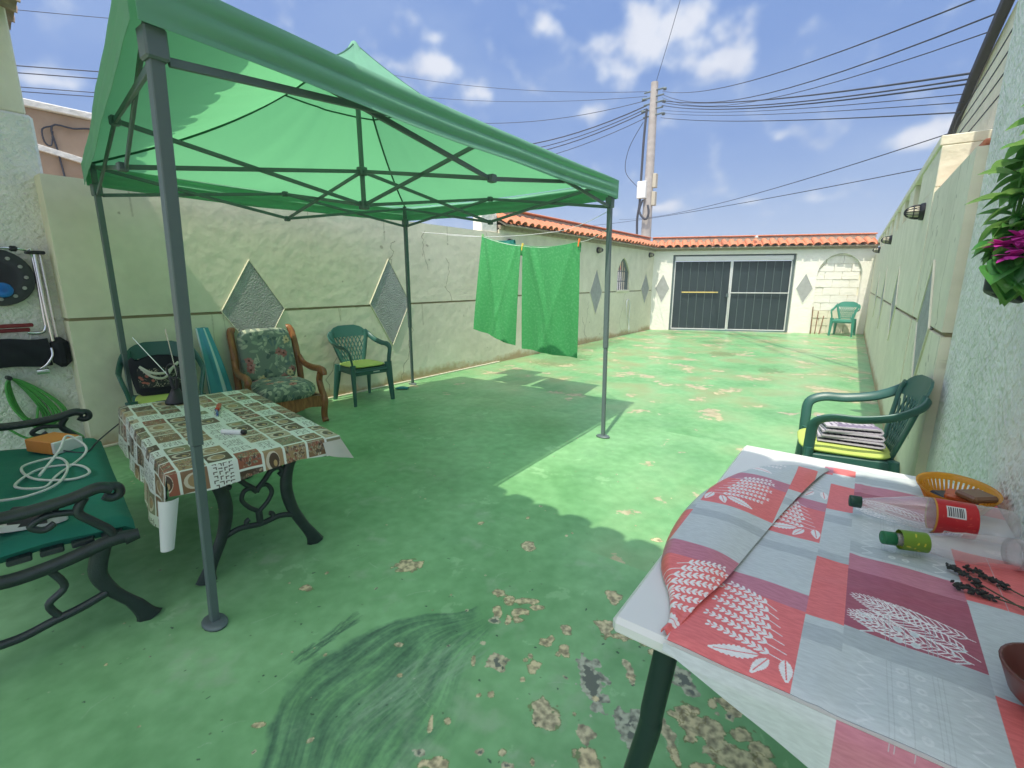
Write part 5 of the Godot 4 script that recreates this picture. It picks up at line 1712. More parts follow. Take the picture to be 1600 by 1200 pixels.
func coffee_cloth(tp: Vector3, tt: float) -> void:
	var m := mat(Color.WHITE, 0.42)
	m.albedo_texture = ImageTexture.create_from_image(coffee_picture())
	var hx := 0.735
	var hz := 0.355
	var y0 := 0.611
	var top := MB.new()
	var tuv := func(x: float, z: float) -> Vector2: return Vector2((x + 1.0) / 2.0, (z + 0.73) / 1.46)
	var add := func(mb: MB, nu: int, nv: int, f: Callable, g: Callable) -> void:
		var k := mb.v.size()
		mb.slab(nu, nv, f, 0.002)
		var c := (nu + 1) * (nv + 1)
		for j in nv + 1:
			for i in nu + 1:
				var q: Vector2 = g.call(float(i) / nu, float(j) / nv)
				mb.uv[k + j * (nu + 1) + i] = q
				mb.uv[k + c + j * (nu + 1) + i] = q
	add.call(top, 40, 20, func(u: float, v: float) -> Vector3:
		var x := lerpf(-hx, hx, u)
		var z := lerpf(hz, -hz, v)
		var e := maxf(absf(x) / hx, absf(z) / hz)
		return Vector3(x, y0 + 0.0015 * sin(x * 31.0 + z * 11.0) - (0.006 * pow(maxf(0.0, e - 0.96) / 0.04, 2.0)), z),
		func(u: float, v: float) -> Vector2: return tuv.call(lerpf(-hx, hx, u), lerpf(hz, -hz, v)))
	var o := single("printed_tablecloth", "wipe-clean tablecloth printed with coffee pictures on iron table", "tablecloth", top, m, tp, tt)
	# hanging sides: length of the drop along each edge
	var drop_front := func(u: float) -> float: return 0.20 + 0.10 * u + 0.02 * sin(u * 9.0)
	var drop_end := func(u: float) -> float: return 0.085 + 0.015 * sin(u * 7.0)
	var sides := [
		["front", Vector3(-hx, 0, hz), Vector3(hx, 0, hz), Vector3(0, 0, 1), drop_front],
		["end", Vector3(hx, 0, hz), Vector3(hx, 0, -hz), Vector3(1, 0, 0), drop_end],
		["rear", Vector3(hx, 0, -hz), Vector3(-hx, 0, -hz), Vector3(0, 0, -1), func(u: float) -> float: return 0.10 + 0.03 * sin(u * 5.0)],
		["far", Vector3(-hx, 0, -hz), Vector3(-hx, 0, hz), Vector3(-1, 0, 0), func(u: float) -> float: return 0.13 + 0.03 * sin(u * 6.0)]]
	for s in sides:
		var mb := MB.new()
		var a: Vector3 = s[1]
		var b: Vector3 = s[2]
		var n: Vector3 = s[3]
		var dr: Callable = s[4]
		add.call(mb, 40, 8, func(u: float, v: float) -> Vector3:
			var p := a.lerp(b, u)
			var d: float = dr.call(u) * (1.0 - v)
			var wv := sin(u * 19.0 + n.x * 3.0) * 0.5 + sin(u * 41.0) * 0.25
			return p + n * (0.004 * minf(1.0, d * 60.0) + d * 0.10 + wv * d * 0.10) + Vector3(0, y0 - 0.006 - d, 0),
			func(u: float, v: float) -> Vector2:
				var p := a.lerp(b, u)
				var d: float = dr.call(u) * (1.0 - v)
				return tuv.call(p.x + n.x * d, p.z + n.z * d))
		part(o, "hanging_side", mb, m)
	# the corner that curls back and shows the white underside
	var curl := MB.new()
	curl.slab(12, 10, func(u: float, v: float) -> Vector3:
		var a := lerpf(-0.3, 2.6, u)
		var r := lerpf(0.034, 0.022, v)
		return Vector3(hx + 0.004 + sin(a) * r * 0.9, y0 - 0.10 - v * 0.21, hz + 0.002 + cos(a) * r + v * 0.03), 0.002)
	part(o, "curled_corner", curl, mat(lin(0.66, 0.67, 0.66), 0.6))
	var flap := MB.new()
	flap.slab(8, 6, func(u: float, v: float) -> Vector3:
		return Vector3(hx + 0.012 + 0.03 * v + 0.012 * sin(u * 5.0) * v, y0 - 0.02 - v * 0.11 * (0.5 + 0.5 * u), -hz + 0.01 - 0.05 * u * v - u * 0.01 + (1.0 - u) * 0.08), 0.002)
	part(o, "hanging_corner", flap, mat(lin(0.50, 0.49, 0.42), 0.6))

func armchair() -> void:
	var o := thing("wooden_armchair", "carved wooden armchair with floral tapestry cushions against cream wall", "armchair", Vector3(-4.5, 0, -2.27), 80)
	var im := Image.create(512, 512, false, Image.FORMAT_RGB8)
	im.fill(Color(0.45, 0.50, 0.45))
	var r := RandomNumberGenerator.new()
	r.seed = 33
	for k in 260:
		var p := Vector2(r.randf_range(0, 512), r.randf_range(0, 512))
		var c: Color = [Color(0.32, 0.38, 0.35), Color(0.55, 0.60, 0.52), Color(0.65, 0.67, 0.58), Color(0.38, 0.45, 0.44)][r.randi() % 4]
		dab(im, p.x, p.y, r.randf_range(8, 26), r.randf_range(4, 10), c, r.randf() * 3.1)
	for k in 60:
		var p := Vector2(r.randf_range(0, 512), r.randf_range(0, 512))
		var a := r.randf() * TAU
		for q in 6:
			var d := Vector2.from_angle(a + q * 0.34)
			stroke(im, [p, p + d * r.randf_range(14, 34)], 2.5, Color(0.70, 0.71, 0.62))
	for k in 26:
		var p := Vector2(r.randf_range(20, 492), r.randf_range(20, 492))
		var c: Color = [Color(0.68, 0.42, 0.37), Color(0.76, 0.56, 0.48), Color(0.76, 0.66, 0.48), Color(0.60, 0.35, 0.33)][r.randi() % 4]
		for q in 7:
			var d := Vector2.from_angle(q * TAU / 7.0 + k) * r.randf_range(8, 17)
			dab(im, p.x + d.x, p.y + d.y, 11, 7, c.lightened(r.randf() * 0.25), q * TAU / 7.0 + k)
		dab(im, p.x, p.y, 6, 6, c.darkened(0.4))
	var fab := mat(Color.WHITE, 0.95)
	fab.albedo_texture = ImageTexture.create_from_image(im)
	fab.heightmap_enabled = true
	fab.heightmap_texture = ntex(0.2, 2, 191, [])
	fab.heightmap_scale = 0.2
	# cushions
	var sc := MB.new()
	sc.grid(30, 20, func(u: float, v: float) -> Vector3:
		var a := u * TAU
		var e := (v - 0.5) * PI
		var c := pow(absf(cos(e)), 0.3)
		var sx := signf(cos(a)) * pow(absf(cos(a)), 0.4)
		var sz := -signf(sin(a)) * pow(absf(sin(a)), 0.4)
		return Vector3(sx * c * 0.265, 0.335 + sin(e) * (0.085 + 0.01 * (1.0 - sx * sx * c)), 0.06 + sz * c * 0.27))
	for i in sc.v.size(): sc.uv[i] = Vector2(sc.v[i].x * 1.2 + 0.5, sc.v[i].z * 1.2 - sc.v[i].y * 1.2)
	part(o, "seat_cushion", sc, fab)
	var bc := MB.new()
	bc.grid(30, 20, func(u: float, v: float) -> Vector3:
		var a := u * TAU
		var e := (v - 0.5) * PI
		var c := pow(absf(cos(e)), 0.3)
		var sx := signf(cos(a)) * pow(absf(cos(a)), 0.4)
		var sy := signf(sin(a)) * pow(absf(sin(a)), 0.4)
		var y := 0.635 + sy * c * 0.262
		return Vector3(sx * c * 0.25, y, -0.20 - (y - 0.4) * 0.26 + sin(e) * 0.075))
	for i in bc.v.size(): bc.uv[i] = Vector2(bc.v[i].x * 1.2 + 0.5, -bc.v[i].y * 1.2)
	part(o, "back_cushion", bc, fab)
	for s in [-1.0, 1.0]:
		var post := MB.new()
		post.tube(curve([Vector3(0.29 * s, 0.0, -0.30), Vector3(0.295 * s, 0.2, -0.24), Vector3(0.295 * s, 0.45, -0.245), Vector3(0.29 * s, 0.66, -0.28), Vector3(0.285 * s, 0.83, -0.345), Vector3(0.27 * s, 0.885, -0.375), Vector3(0.245 * s, 0.885, -0.385)], 5), 0.033, 9, 0.8)
		part(o, "back_post", post, M.wood)
		var arm := MB.new()
		arm.tube(curve([Vector3(0.30 * s, 0.60, -0.25), Vector3(0.315 * s, 0.53, -0.17), Vector3(0.33 * s, 0.505, 0.0), Vector3(0.335 * s, 0.51, 0.18), Vector3(0.335 * s, 0.495, 0.27), Vector3(0.335 * s, 0.46, 0.285)], 5), [0.03, 0.03, 0.031, 0.031, 0.031, 0.032, 0.032, 0.032, 0.033, 0.034, 0.034, 0.034, 0.034, 0.034, 0.035, 0.036, 0.037, 0.038, 0.039, 0.04, 0.041, 0.041, 0.04, 0.038, 0.035, 0.03], 9, 0.75, Vector3.UP)
		part(o, "armrest", arm, M.wood)
		var leg := MB.new()
		leg.tube(curve([Vector3(0.325 * s, 0.48, 0.22), Vector3(0.32 * s, 0.40, 0.19), Vector3(0.315 * s, 0.31, 0.24), Vector3(0.315 * s, 0.22, 0.30), Vector3(0.31 * s, 0.10, 0.275), Vector3(0.31 * s, 0.03, 0.275), Vector3(0.31 * s, 0.0, 0.30)], 5), 0.036, 9, 0.8, Vector3.ZERO)
		part(o, "front_leg", leg, M.wood)
		part(o, "side_rail", box_mb(Vector3(0.295 * s - 0.018, 0.19, -0.24), Vector3(0.295 * s + 0.018, 0.265, 0.25), 0.006), M.wood)
	var ap := MB.new()
	var poly := PackedVector2Array([Vector2(-0.30, 0.27), Vector2(-0.30, 0.16)])
	for i in range(1, 20):
		var t := i / 20.0
		poly.append(Vector2(lerpf(-0.30, 0.30, t), 0.155 + 0.022 * sin(t * PI * 3.0) * sin(t * PI)))
	poly.append_array([Vector2(0.30, 0.16), Vector2(0.30, 0.27)])
	ap.prism(poly, 0.265, 0.295)
	part(o, "front_apron", ap, M.wood)


# ---------------------------------------------------------------- things on the left porch wall
func porch_wall_things() -> void:
	var wx := -5.13
	# cable reel
	var o := thing("cable_reel", "round black cable reel with blue centre hanging on rough porch wall", "reel", Vector3(wx, 1.38, -0.60), 90)
	var t := Transform3D(Basis(Vector3.RIGHT, PI / 2), Vector3.ZERO)
	var d := MB.new()
	d.lathe([Vector2(0.0, 0.05), Vector2(0.20, 0.05), Vector2(0.205, 0.06), Vector2(0.2, 0.07), Vector2(0.0, 0.07)], 32, t)
	d.lathe([Vector2(0.0, 0.005), Vector2(0.20, 0.005), Vector2(0.205, 0.012), Vector2(0.2, 0.02), Vector2(0.0, 0.02)], 32, t)
	d.lathe([Vector2(0.1, 0.02), Vector2(0.1, 0.05)], 24, t)
	var disc := part(o, "reel_disc", d, mat(lin(0.03, 0.033, 0.035), 0.5))
	var hl := MB.new()
	for k in 12:
		var a := TAU * k / 12.0
		hl.lathe([Vector2(0.0, 0.0705), Vector2(0.014, 0.0705), Vector2(0.011, 0.073), Vector2(0, 0.073)], 10, Transform3D(Basis(Vector3.RIGHT, PI / 2), Vector3(cos(a) * 0.155, sin(a) * 0.155, 0)))
	part(disc, "reel_studs", hl, mat(lin(0.4, 0.41, 0.38), 0.6))
	var cb := MB.new()
	cb.lathe([Vector2(0.0, 0.071), Vector2(0.055, 0.071), Vector2(0.05, 0.095), Vector2(0, 0.1)], 18, Transform3D(t.basis, Vector3(0.02, -0.09, 0)))
	part(disc, "socket_cover", cb, mat(lin(0.01, 0.16, 0.5), 0.4))
	var hd := MB.new()
	hd.tube(curve([Vector3(-0.15, 0.12, 0.085), Vector3(-0.02, 0.20, 0.085), Vector3(0.12, 0.205, 0.085), Vector3(0.19, 0.19, 0.07), Vector3(0.225, 0.13, 0.05)], 5), 0.009, 7)
	part(o, "carry_handle", hd, M.chrome)
	part(o, "handle_grip", box_mb(Vector3(0.09, 0.185, 0.07), Vector3(0.14, 0.225, 0.1), 0.012), M.black)

	# folded beach chair with chrome tubes
	var c := thing("folded_chair", "folded beach chair with chrome tubes, black cloth and red slats on porch wall", "chair", Vector3(wx, 0.7, -0.60), 90)
	for k in 3:
		var m := MB.new()
		if k < 2:
			m.tube(curve([Vector3(0.1, 0.27, 0.05), Vector3(0.17, 0.265, 0.05), Vector3(0.205, 0.3, 0.05), Vector3(0.21, 0.4, 0.05), Vector3(0.215, 0.85, 0.05 + k * 0.03), Vector3(0.19, 0.87, 0.05 + k * 0.03)] if k == 0 else [Vector3(0.225, 0.2, 0.09), Vector3(0.22, 0.5, 0.09), Vector3(0.222, 0.86, 0.085)], 6), 0.012, 8)
		else:
			m.tube([Vector3(0.258, 0.22, 0.06), Vector3(0.255, 0.86, 0.06)], 0.012, 8)
		part(c, "chrome_tube", m, M.chrome)
	part(c, "tube_joint", box_mb(Vector3(0.175, 0.85, 0.035), Vector3(0.28, 0.875, 0.11), 0.006), M.black)
	var cl := MB.new()
	cl.slab(20, 10, func(u: float, v: float) -> Vector3: return Vector3(lerpf(-0.5, 0.2, u), lerpf(0.02, 0.23, v) + 0.01 * sin(u * 12.0), 0.08 + 0.02 * sin(v * PI) + 0.006 * sin(u * 22.0 + v * 8.0)), 0.05)
	part(c, "black_cloth", cl, M.black_cloth)
	part(c, "cloth_end", box_mb(Vector3(0.205, -0.01, 0.03), Vector3(0.315, 0.225, 0.12), 0.04), M.black_cloth)
	for k in 2:
		part(c, "red_slat", box_mb(Vector3(-0.5, 0.28 + k * 0.035, 0.03 + k * 0.022), Vector3(0.12 + k * 0.02, 0.308 + k * 0.035, 0.05 + k * 0.022), 0.006), mat(lin(0.22, 0.02, 0.025), 0.6))
	var hk := MB.new()
	hk.tube(curve([Vector3(0.12, 0.0, 0.12), Vector3(0.16, 0.03, 0.125), Vector3(0.2, 0.09, 0.12), Vector3(0.205, 0.15, 0.11)], 5), 0.009, 7)
	hk.tube([Vector3(0.1, -0.03, 0.08), Vector3(0.17, -0.03, 0.08)], 0.022, 8)
	part(c, "chrome_hook", hk, M.chrome)

	# green garden hose on a hook
	var h := thing("garden_hose", "coiled green garden hose hanging low on rough porch wall", "hose", Vector3(wx, 0, -0.58), 90)
	var hp := []
	var r := RandomNumberGenerator.new()
	r.seed = 4
	for k in 8:
		var w := 0.07 + 0.014 * k
		var lean := 0.10 + 0.012 * k
		for i in 14:
			var a := TAU * i / 14.0 - PI * 0.5
			var down := 0.5 - 0.5 * sin(a + PI)
			hp.append(Vector3(-0.02 + cos(a) * w * (0.45 + 0.55 * (1.0 - down)) + lean * (1.0 - down), 0.64 - (1.0 - down) * (0.38 + 0.02 * (k % 3)), 0.03 + 0.006 * k + r.randf_range(-0.004, 0.004)))
	var hm := MB.new()
	hm.tube(curve(hp, 3), 0.0085, 7)
	var hg := mat(lin(0.08, 0.32, 0.07), 0.45)
	part(h, "hose_coil", hm, hg)
	var ht := MB.new()
	ht.tube(curve([Vector3(-0.25, 0.45, 0.05), Vector3(-0.12, 0.3, 0.06), Vector3(0.0, 0.17, 0.07), Vector3(0.05, 0.25, 0.07), Vector3(0.09, 0.4, 0.06)], 6), 0.0085, 7)
	ht.tube(curve([Vector3(0.18, 0.28, 0.05), Vector3(0.22, 0.2, 0.08), Vector3(0.3, 0.11, 0.14), Vector3(0.2, 0.06, 0.2), Vector3(0.0, 0.05, 0.22), Vector3(-0.3, 0.02, 0.25)], 6), 0.0085, 7)
	part(h, "hose_tail", ht, hg)
	var pk := MB.new()
	pk.tube([Vector3(-0.03, 0.645, 0.0), Vector3(-0.03, 0.65, 0.11)], 0.016, 8)
	part(h, "wall_hook", pk, M.black)


# ---------------------------------------------------------------- the table at the right and what is on it
func sprig(im: Image, p: Vector2, dirn: Vector2, l: float, kind: int, c: Color) -> void:
	var side := dirn.orthogonal()
	var bend := 0.16
	var n := int(l / (10.5 if kind == 0 else 10.0))
	var pts := []
	for i in n + 1:
		var t := float(i) / n
		pts.append(p + dirn * l * t + side * bend * l * t * t)
	stroke(im, pts, 2.4, c)
	for i in range(int(n * (0.25 if kind == 0 else 0.12)), n + 1):
		var t := float(i) / n
		var d: Vector2 = (pts[mini(i + 1, n)] - pts[maxi(i - 1, 0)]).normalized()
		for s in [-1.0, 1.0]:
			var o: Vector2 = (d + d.orthogonal() * s * (0.9 if kind == 0 else 1.25)).normalized()
			if kind == 0:
				var q: Vector2 = pts[i] + o * 7.0
				dab(im, q.x, q.y, 7.0 * (1.15 - 0.5 * t), 2.8, c, o.angle())
			else:
				var w := l * 0.24 * sin(PI * (0.12 + 0.86 * t)) + 5.0
				stroke(im, [pts[i], pts[i] + o * w * 0.6, pts[i] + (o + d * 0.5).normalized() * w], 2.6, c)

func leaf_print(im: Image, p: Vector2, dirn: Vector2, l: float, c: Color, vein: Color) -> void:
	for i in 40:
		var t := i / 39.0
		var q := p + dirn * l * t
		var w := l * 0.17 * sin(PI * pow(t, 0.8)) * (0.86 + 0.14 * sin(t * 60.0)) + 1.0
		stroke(im, [q - dirn.orthogonal() * w, q + dirn.orthogonal() * w], 3.2, c)
	stroke(im, [p, p + dirn * l * 0.9], 2.0, vein)

func check_picture() -> Image:
	# one pixel is a millimetre; x from -0.40, z from -1.95
	var im := Image.create(800, 1480, false, Image.FORMAT_RGB8)
	var grey := Color(0.78, 0.81, 0.81)
	var grey2 := Color(0.70, 0.735, 0.745)
	var red := Color(0.90, 0.46, 0.45)
	var wine := Color(0.66, 0.34, 0.41)
	var pink := Color(0.77, 0.49, 0.55)
	var pale := Color(0.93, 0.92, 0.91)
	im.fill(grey)
	var R := func(x0: float, z0: float, x1: float, z1: float) -> Rect2i: return Rect2i(int((x0 + 0.40) * 1000), int((z0 + 1.95) * 1000), int((x1 - x0) * 1000), int((z1 - z0) * 1000))
	var X := [-0.40, -0.27, -0.21, -0.02, 0.04, 0.232, 0.292, 0.40]
	# slightly darker woven bands
	for z in [-1.82, -1.56, -1.33, -0.97, -0.62]:
		im.fill_rect(R.call(0.04, z, 0.232, z + 0.055), grey2)
	for z in [-1.24, -1.46, -0.94]:
		im.fill_rect(R.call(-0.02, z, 0.04, z + 0.05), grey2)
		im.fill_rect(R.call(-0.40, z + 0.02, -0.02, z + 0.06), grey2)
	# wide column: wine cells
	for z in [[-1.75, -1.55], [-1.265, -0.97], [-0.742, -0.47]]:
		im.fill_rect(R.call(0.04, z[0], 0.232, z[1]), wine)
		im.fill_rect(R.call(0.04, z[0], 0.232, z[0] + 0.075), pink)
	# narrow columns: red
	for z in [[-1.86, -1.80], [-1.70, -1.50], [-1.205, -0.965]]:
		im.fill_rect(R.call(-0.02, z[0], 0.04, z[1]), red)
		im.fill_rect(R.call(-0.27, z[0], -0.21, z[1]), red)
	for z in [[-1.86, -1.70], [-1.43, -1.20], [-0.925, -0.66]]:
		im.fill_rect(R.call(0.232, z[0], 0.292, z[1]), red)
		im.fill_rect(R.call(0.292, z[0], 0.40, z[1]), red)
	# left wide column: red wheat cells under a pink band
	for z in [[-1.86, -1.78], [-1.53, -1.27], [-1.03, -0.742]]:
		im.fill_rect(R.call(-0.21, z[0], -0.02, z[1]), red)
		im.fill_rect(R.call(-0.21, z[0], -0.02, z[0] + 0.06), pink)
		im.fill_rect(R.call(-0.40, z[0], -0.27, z[1]), wine)
	# prints
	var at := func(x: float, z: float) -> Vector2: return Vector2((x + 0.40) * 1000.0, (z + 1.95) * 1000.0)
	for z in [-0.80, -1.33, -1.60]:
		for k in 7:
			sprig(im, at.call(-0.03 - k * 0.006, z - 0.004 - k * 0.023), Vector2(-1, -0.36 - 0.05 * k).normalized(), 128.0 + 12.0 * (k % 2) - k * 6.0, 0, pale)
		leaf_print(im, at.call(-0.075, z + 0.0), Vector2(-0.9, 0.38).normalized(), 78.0, pale, red)
		leaf_print(im, at.call(-0.06, z + 0.002), Vector2(-0.35, 0.9).normalized(), 46.0, pale, red)
		leaf_print(im, at.call(-0.035, z - 0.01), Vector2(0.15, 0.95).normalized(), 48.0, pale, red)
	for z in [-0.97, -1.50, -0.45]:
		sprig(im, at.call(0.225, z - 0.03), Vector2(-0.86, -0.62).normalized(), 190.0, 1, pale)
		sprig(im, at.call(0.215, z - 0.015), Vector2(-0.93, -0.30).normalized(), 165.0, 1, pale)
		sprig(im, at.call(0.15, z - 0.02), Vector2(-0.80, -0.42).normalized(), 105.0, 1, pale)
		sprig(im, at.call(0.226, z - 0.085), Vector2(-0.95, -0.30).normalized(), 150.0, 1, pale)
		sprig(im, at.call(0.11, z - 0.08), Vector2(-0.75, 0.25).normalized(), 60.0, 1, pale)
	for z in [-1.78, -1.25, -0.76]:
		sprig(im, at.call(-0.28, z - 0.05), Vector2(-0.8, -0.5).normalized(), 110.0, 1, pale)
		sprig(im, at.call(0.39, z - 0.2), Vector2(-0.9, -0.3).normalized(), 90.0, 1, pale)
	# tone-on-tone weave in the grey cells
	for q in [[-1.51, -1.30], [-0.91, -0.76], [-1.03, -0.99]]:
		var z: float = q[0]
		while z < q[1]:
			for x in [0.062, 0.19]:
				var p: Vector2 = at.call(x, z)
				stroke(im, [p, p + Vector2(20, 13), p + Vector2(2, 26)], 4.0, grey.lightened(0.22))
			for x in [0.118, 0.142]:
				var p: Vector2 = at.call(x, z + 0.012)
				dab(im, p.x, p.y, 7, 8, grey.lightened(0.22))
				dab(im, p.x, p.y, 3, 4, grey)
			z += 0.033
		for x in [0.10, 0.106, 0.128, 0.158, 0.164, 0.17]:
			stroke(im, [at.call(x, q[0] - 0.02), at.call(x, q[1] + 0.03)], 1.5, grey.darkened(0.08))
	# woven grain
	var wn := noise(0.09, 3, 201)
	for y in range(0, 1480):
		for x in range(0, 800, 1):
			var v := wn.get_noise_2d(x * 0.35, y * 1.6) * 0.05
			var c := im.get_pixel(x, y)
			im.set_pixel(x, y, Color(c.r + v, c.g + v, c.b + v))
	return im

func right_table() -> void:
	var base := Vector3(0.02, 0, -1.35)
	var x0 := -0.315
	var x1 := 0.362
	var z0 := -1.955
	var z1 := -0.742
	var o := thing("folding_table", "white-topped table with dark green metal legs beside rough porch wall", "table", base)
	var top := MB.new()
	top.box(Vector3(x0, 0.694, z0), Vector3(x1, 0.729, z1), 0.009)
	part(o, "tabletop", top, M.white_plastic, base)
	var lm := mat(lin(0.012, 0.03, 0.028), 0.35)
	for s in [[x0 + 0.07, z1 - 0.05, -1.0, 1.0], [x0 + 0.07, z0 + 0.07, -1.0, -1.0], [x1 - 0.06, z1 - 0.05, 0.2, 1.0], [x1 - 0.06, z0 + 0.07, 0.2, -1.0]]:
		var leg := MB.new()
		var px: float = s[0]
		var pz: float = s[1]
		leg.tube(curve([Vector3(px + 0.02, 0.695, pz - 0.02 * s[3]), Vector3(px + 0.015, 0.64, pz - 0.02 * s[3]), Vector3(px + 0.002 * s[2], 0.50, pz - 0.02 * s[3]), Vector3(px + 0.006 * s[2], 0.45, pz - 0.02 * s[3]), Vector3(px + 0.05 * s[2], 0.22, pz - 0.03 * s[3]), Vector3(px + 0.085 * s[2], 0.0, pz - 0.04 * s[3])], 5), 0.023, 10)
		part(o, "leg", leg, lm, base)
	var ap := MB.new()
	ap.bar(Vector3(x0 + 0.08, 0.675, z1 - 0.06), Vector3(x1 - 0.06, 0.675, z1 - 0.06), 0.02, 0.035)
	ap.bar(Vector3(x0 + 0.08, 0.675, z0 + 0.08), Vector3(x1 - 0.06, 0.675, z0 + 0.08), 0.02, 0.035)
	part(o, "under_rail", ap, lm, base)

	# the check cloth, its near side hanging, its left side turned back over itself
	var cm := mat(Color.WHITE, 0.4)
	cm.albedo_texture = ImageTexture.create_from_image(check_picture())
	cm.heightmap_enabled = true
	cm.heightmap_texture = ntex(0.006, 2, 211, [])
	cm.heightmap_scale = 0.5
	var cuv := func(x: float, z: float) -> Vector2: return Vector2((x + 0.40) / 0.8, (z + 1.95) / 1.48)
	var outer := [Vector3(-0.06, 0, -1.80), Vector3(-0.16, 0, -1.71), Vector3(-0.26, 0, -1.56), Vector3(-0.315, 0, -1.36), Vector3(-0.325, 0, -1.16), Vector3(-0.30, 0, -0.97), Vector3(-0.245, 0, -0.86), Vector3(-0.222, 0, -0.79), Vector3(-0.224, 0, -0.752)]
	var inner := [Vector3(-0.03, 0, -1.82), Vector3(-0.05, 0, -1.73), Vector3(-0.083, 0, -1.55), Vector3(-0.118, 0, -1.34), Vector3(-0.145, 0, -1.14), Vector3(-0.165, 0, -0.97), Vector3(-0.187, 0, -0.87), Vector3(-0.20, 0, -0.80), Vector3(-0.212, 0, -0.754)]
	var oc := curve(outer, 5)
	var ic := curve(inner, 5)
	var yt := 0.7325
	var main := MB.new()
	var left := func(z: float) -> float:
		if z < -1.80: return -0.045
		for i in oc.size() - 1:
			if oc[i + 1].z >= z:
				var t: float = (z - oc[i].z) / (oc[i + 1].z - oc[i].z)
				return lerpf(oc[i].x, oc[i + 1].x, t) + 0.012
		return -0.215
	var nu := 40
	var nv := 80
	main.slab(nu, nv, func(u: float, v: float) -> Vector3:
		var z := lerpf(-0.746, -1.885, v)
		var x := lerpf(left.call(z), x1 + 0.004, u)
		var y := yt + 0.0012 * sin(x * 40.0 + z * 13.0) + 0.0025 * exp(-pow((x - 0.03 + (z + 1.0) * 0.04) / 0.006, 2.0)) + 0.002 * exp(-pow((z + 1.1 + x * 0.3) / 0.008, 2.0))
		if v < 0.012: y -= 0.004
		return Vector3(x, y + 0.001, z), 0.0015)
	for i in main.v.size(): main.uv[i] = cuv.call(main.v[i].x, main.v[i].z)
	var cl := single("check_tablecloth", "red, wine and grey check tablecloth with leaf prints, turned back along one side", "tablecloth", main, cm, base, 0, "", base)
	var drape := MB.new()
	drape.slab(44, 10, func(u: float, v: float) -> Vector3:
		var x := lerpf(-0.213, x1 + 0.004, u)
		var l := 0.012 + 0.095 * smoothstep(0.0, 0.55, u) + 0.008 * sin(u * 8.0)
		var d := l * (1.0 - v)
		return Vector3(x, yt - 0.003 - d, -0.742 + 0.006 + 0.006 * minf(1.0, d * 50.0) + d * 0.10 * (1.0 + sin(u * 16.0) * 0.6)), 0.0015)
	for i in drape.v.size(): drape.uv[i] = cuv.call(drape.v[i].x, -0.742 + (yt - drape.v[i].y))
	part(cl, "hanging_side", drape, cm, base)
	var flap := MB.new()
	var n := oc.size() - 1
	flap.slab(24, n, func(u: float, v: float) -> Vector3:
		var k := roundi(v * n)
		var a: Vector3 = oc[n - k]
		var b: Vector3 = ic[n - k]
		var wide := a.distance_to(b)
		var hgt := clampf(wide * 0.26, 0.008, 0.038)
		# round the fold, over the top, down to the free edge
		var ang := clampf(u / 0.35, 0.0, 1.0) * PI * 0.5
		var s := 0.0
		var y := 0.0
		if u < 0.35:
			s = (1.0 - cos(ang)) * 0.16
			y = sin(ang) * hgt
		else:
			var q := (u - 0.35) / 0.65
			s = 0.16 + 0.84 * q
			y = hgt * (1.0 - 0.78 * q * q) + 0.004 * sin(q * 5.0 + v * 11.0) * q
		var p := a.lerp(b, s)
		return Vector3(p.x, yt + 0.002 + y, p.z), 0.0015)
	for i in flap.v.size():
		var q := flap.v[i]
		flap.uv[i] = cuv.call(-0.40 - q.x * 1.0 - 0.10 + (q.y - yt) * 0.6 + 0.16, q.z + 0.06 + q.x * 0.25)
	part(cl, "turned_back_side", flap, cm, base)

	bottles()
	# yellow basket
	var b := thing("plastic_basket", "oval yellow plastic basket with slotted sides on the check cloth", "basket", Vector3(0.268, 0.735, -1.735))
	var ym := cloth_mat(lin(0.72, 0.36, 0.02), lin(0.6, 0.3, 0.02), 0.35)
	ym.heightmap_enabled = false
	var el := Transform3D(Basis().scaled(Vector3(1.0, 1.0, 1.35)), Vector3.ZERO)
	var bb := MB.new()
	bb.lathe([Vector2(0.0, 0.0), Vector2(0.06, 0.0), Vector2(0.064, 0.008)], 36, el)
	bb.lathe([Vector2(0.078, 0.036), Vector2(0.083, 0.048), Vector2(0.09, 0.052), Vector2(0.088, 0.047), Vector2(0.081, 0.042)], 36, el)
	part(b, "basket_rim", bb, ym)
	var rb := MB.new()
	for k in 44:
		var a := TAU * k / 44.0
		rb.bar(Vector3(cos(a) * 0.063, 0.006, sin(a) * 0.063 * 1.35), Vector3(cos(a) * 0.08, 0.04, sin(a) * 0.08 * 1.35), 0.006, 0.003, 0.0)
	part(b, "basket_ribs", rb, ym)
	for k in 3:
		single("packet", ["dark packet lying in the yellow basket", "orange-red packet lying in the yellow basket", "small brown packet in the yellow basket"][k], "packet", box_mb(Vector3(-0.03, 0, -0.035), Vector3(0.03, 0.018, 0.035), 0.006), mat([lin(0.02, 0.02, 0.025), lin(0.5, 0.1, 0.03), lin(0.2, 0.1, 0.05)][k], 0.4), Vector3(0.255 + k * 0.022, 0.741 + k * 0.02, -1.74 + k * 0.03), 30 + k * 50, "packets in the yellow basket")
	# clay bowl
	var bw := MB.new()
	bw.lathe([Vector2(0.0, 0.0), Vector2(0.035, 0.0), Vector2(0.055, 0.02), Vector2(0.068, 0.055), Vector2(0.071, 0.062), Vector2(0.066, 0.062), Vector2(0.052, 0.025), Vector2(0.03, 0.008), Vector2(0, 0.007)], 30)
	single("clay_bowl", "small reddish-brown clay bowl near the hanging edge of check cloth", "bowl", bw, mat(lin(0.16, 0.05, 0.04), 0.35), Vector3(0.298, 0.7345, -0.93))
	# lavender
	var grey_green := mat(lin(0.045, 0.05, 0.045), 0.95)
	var k := 0
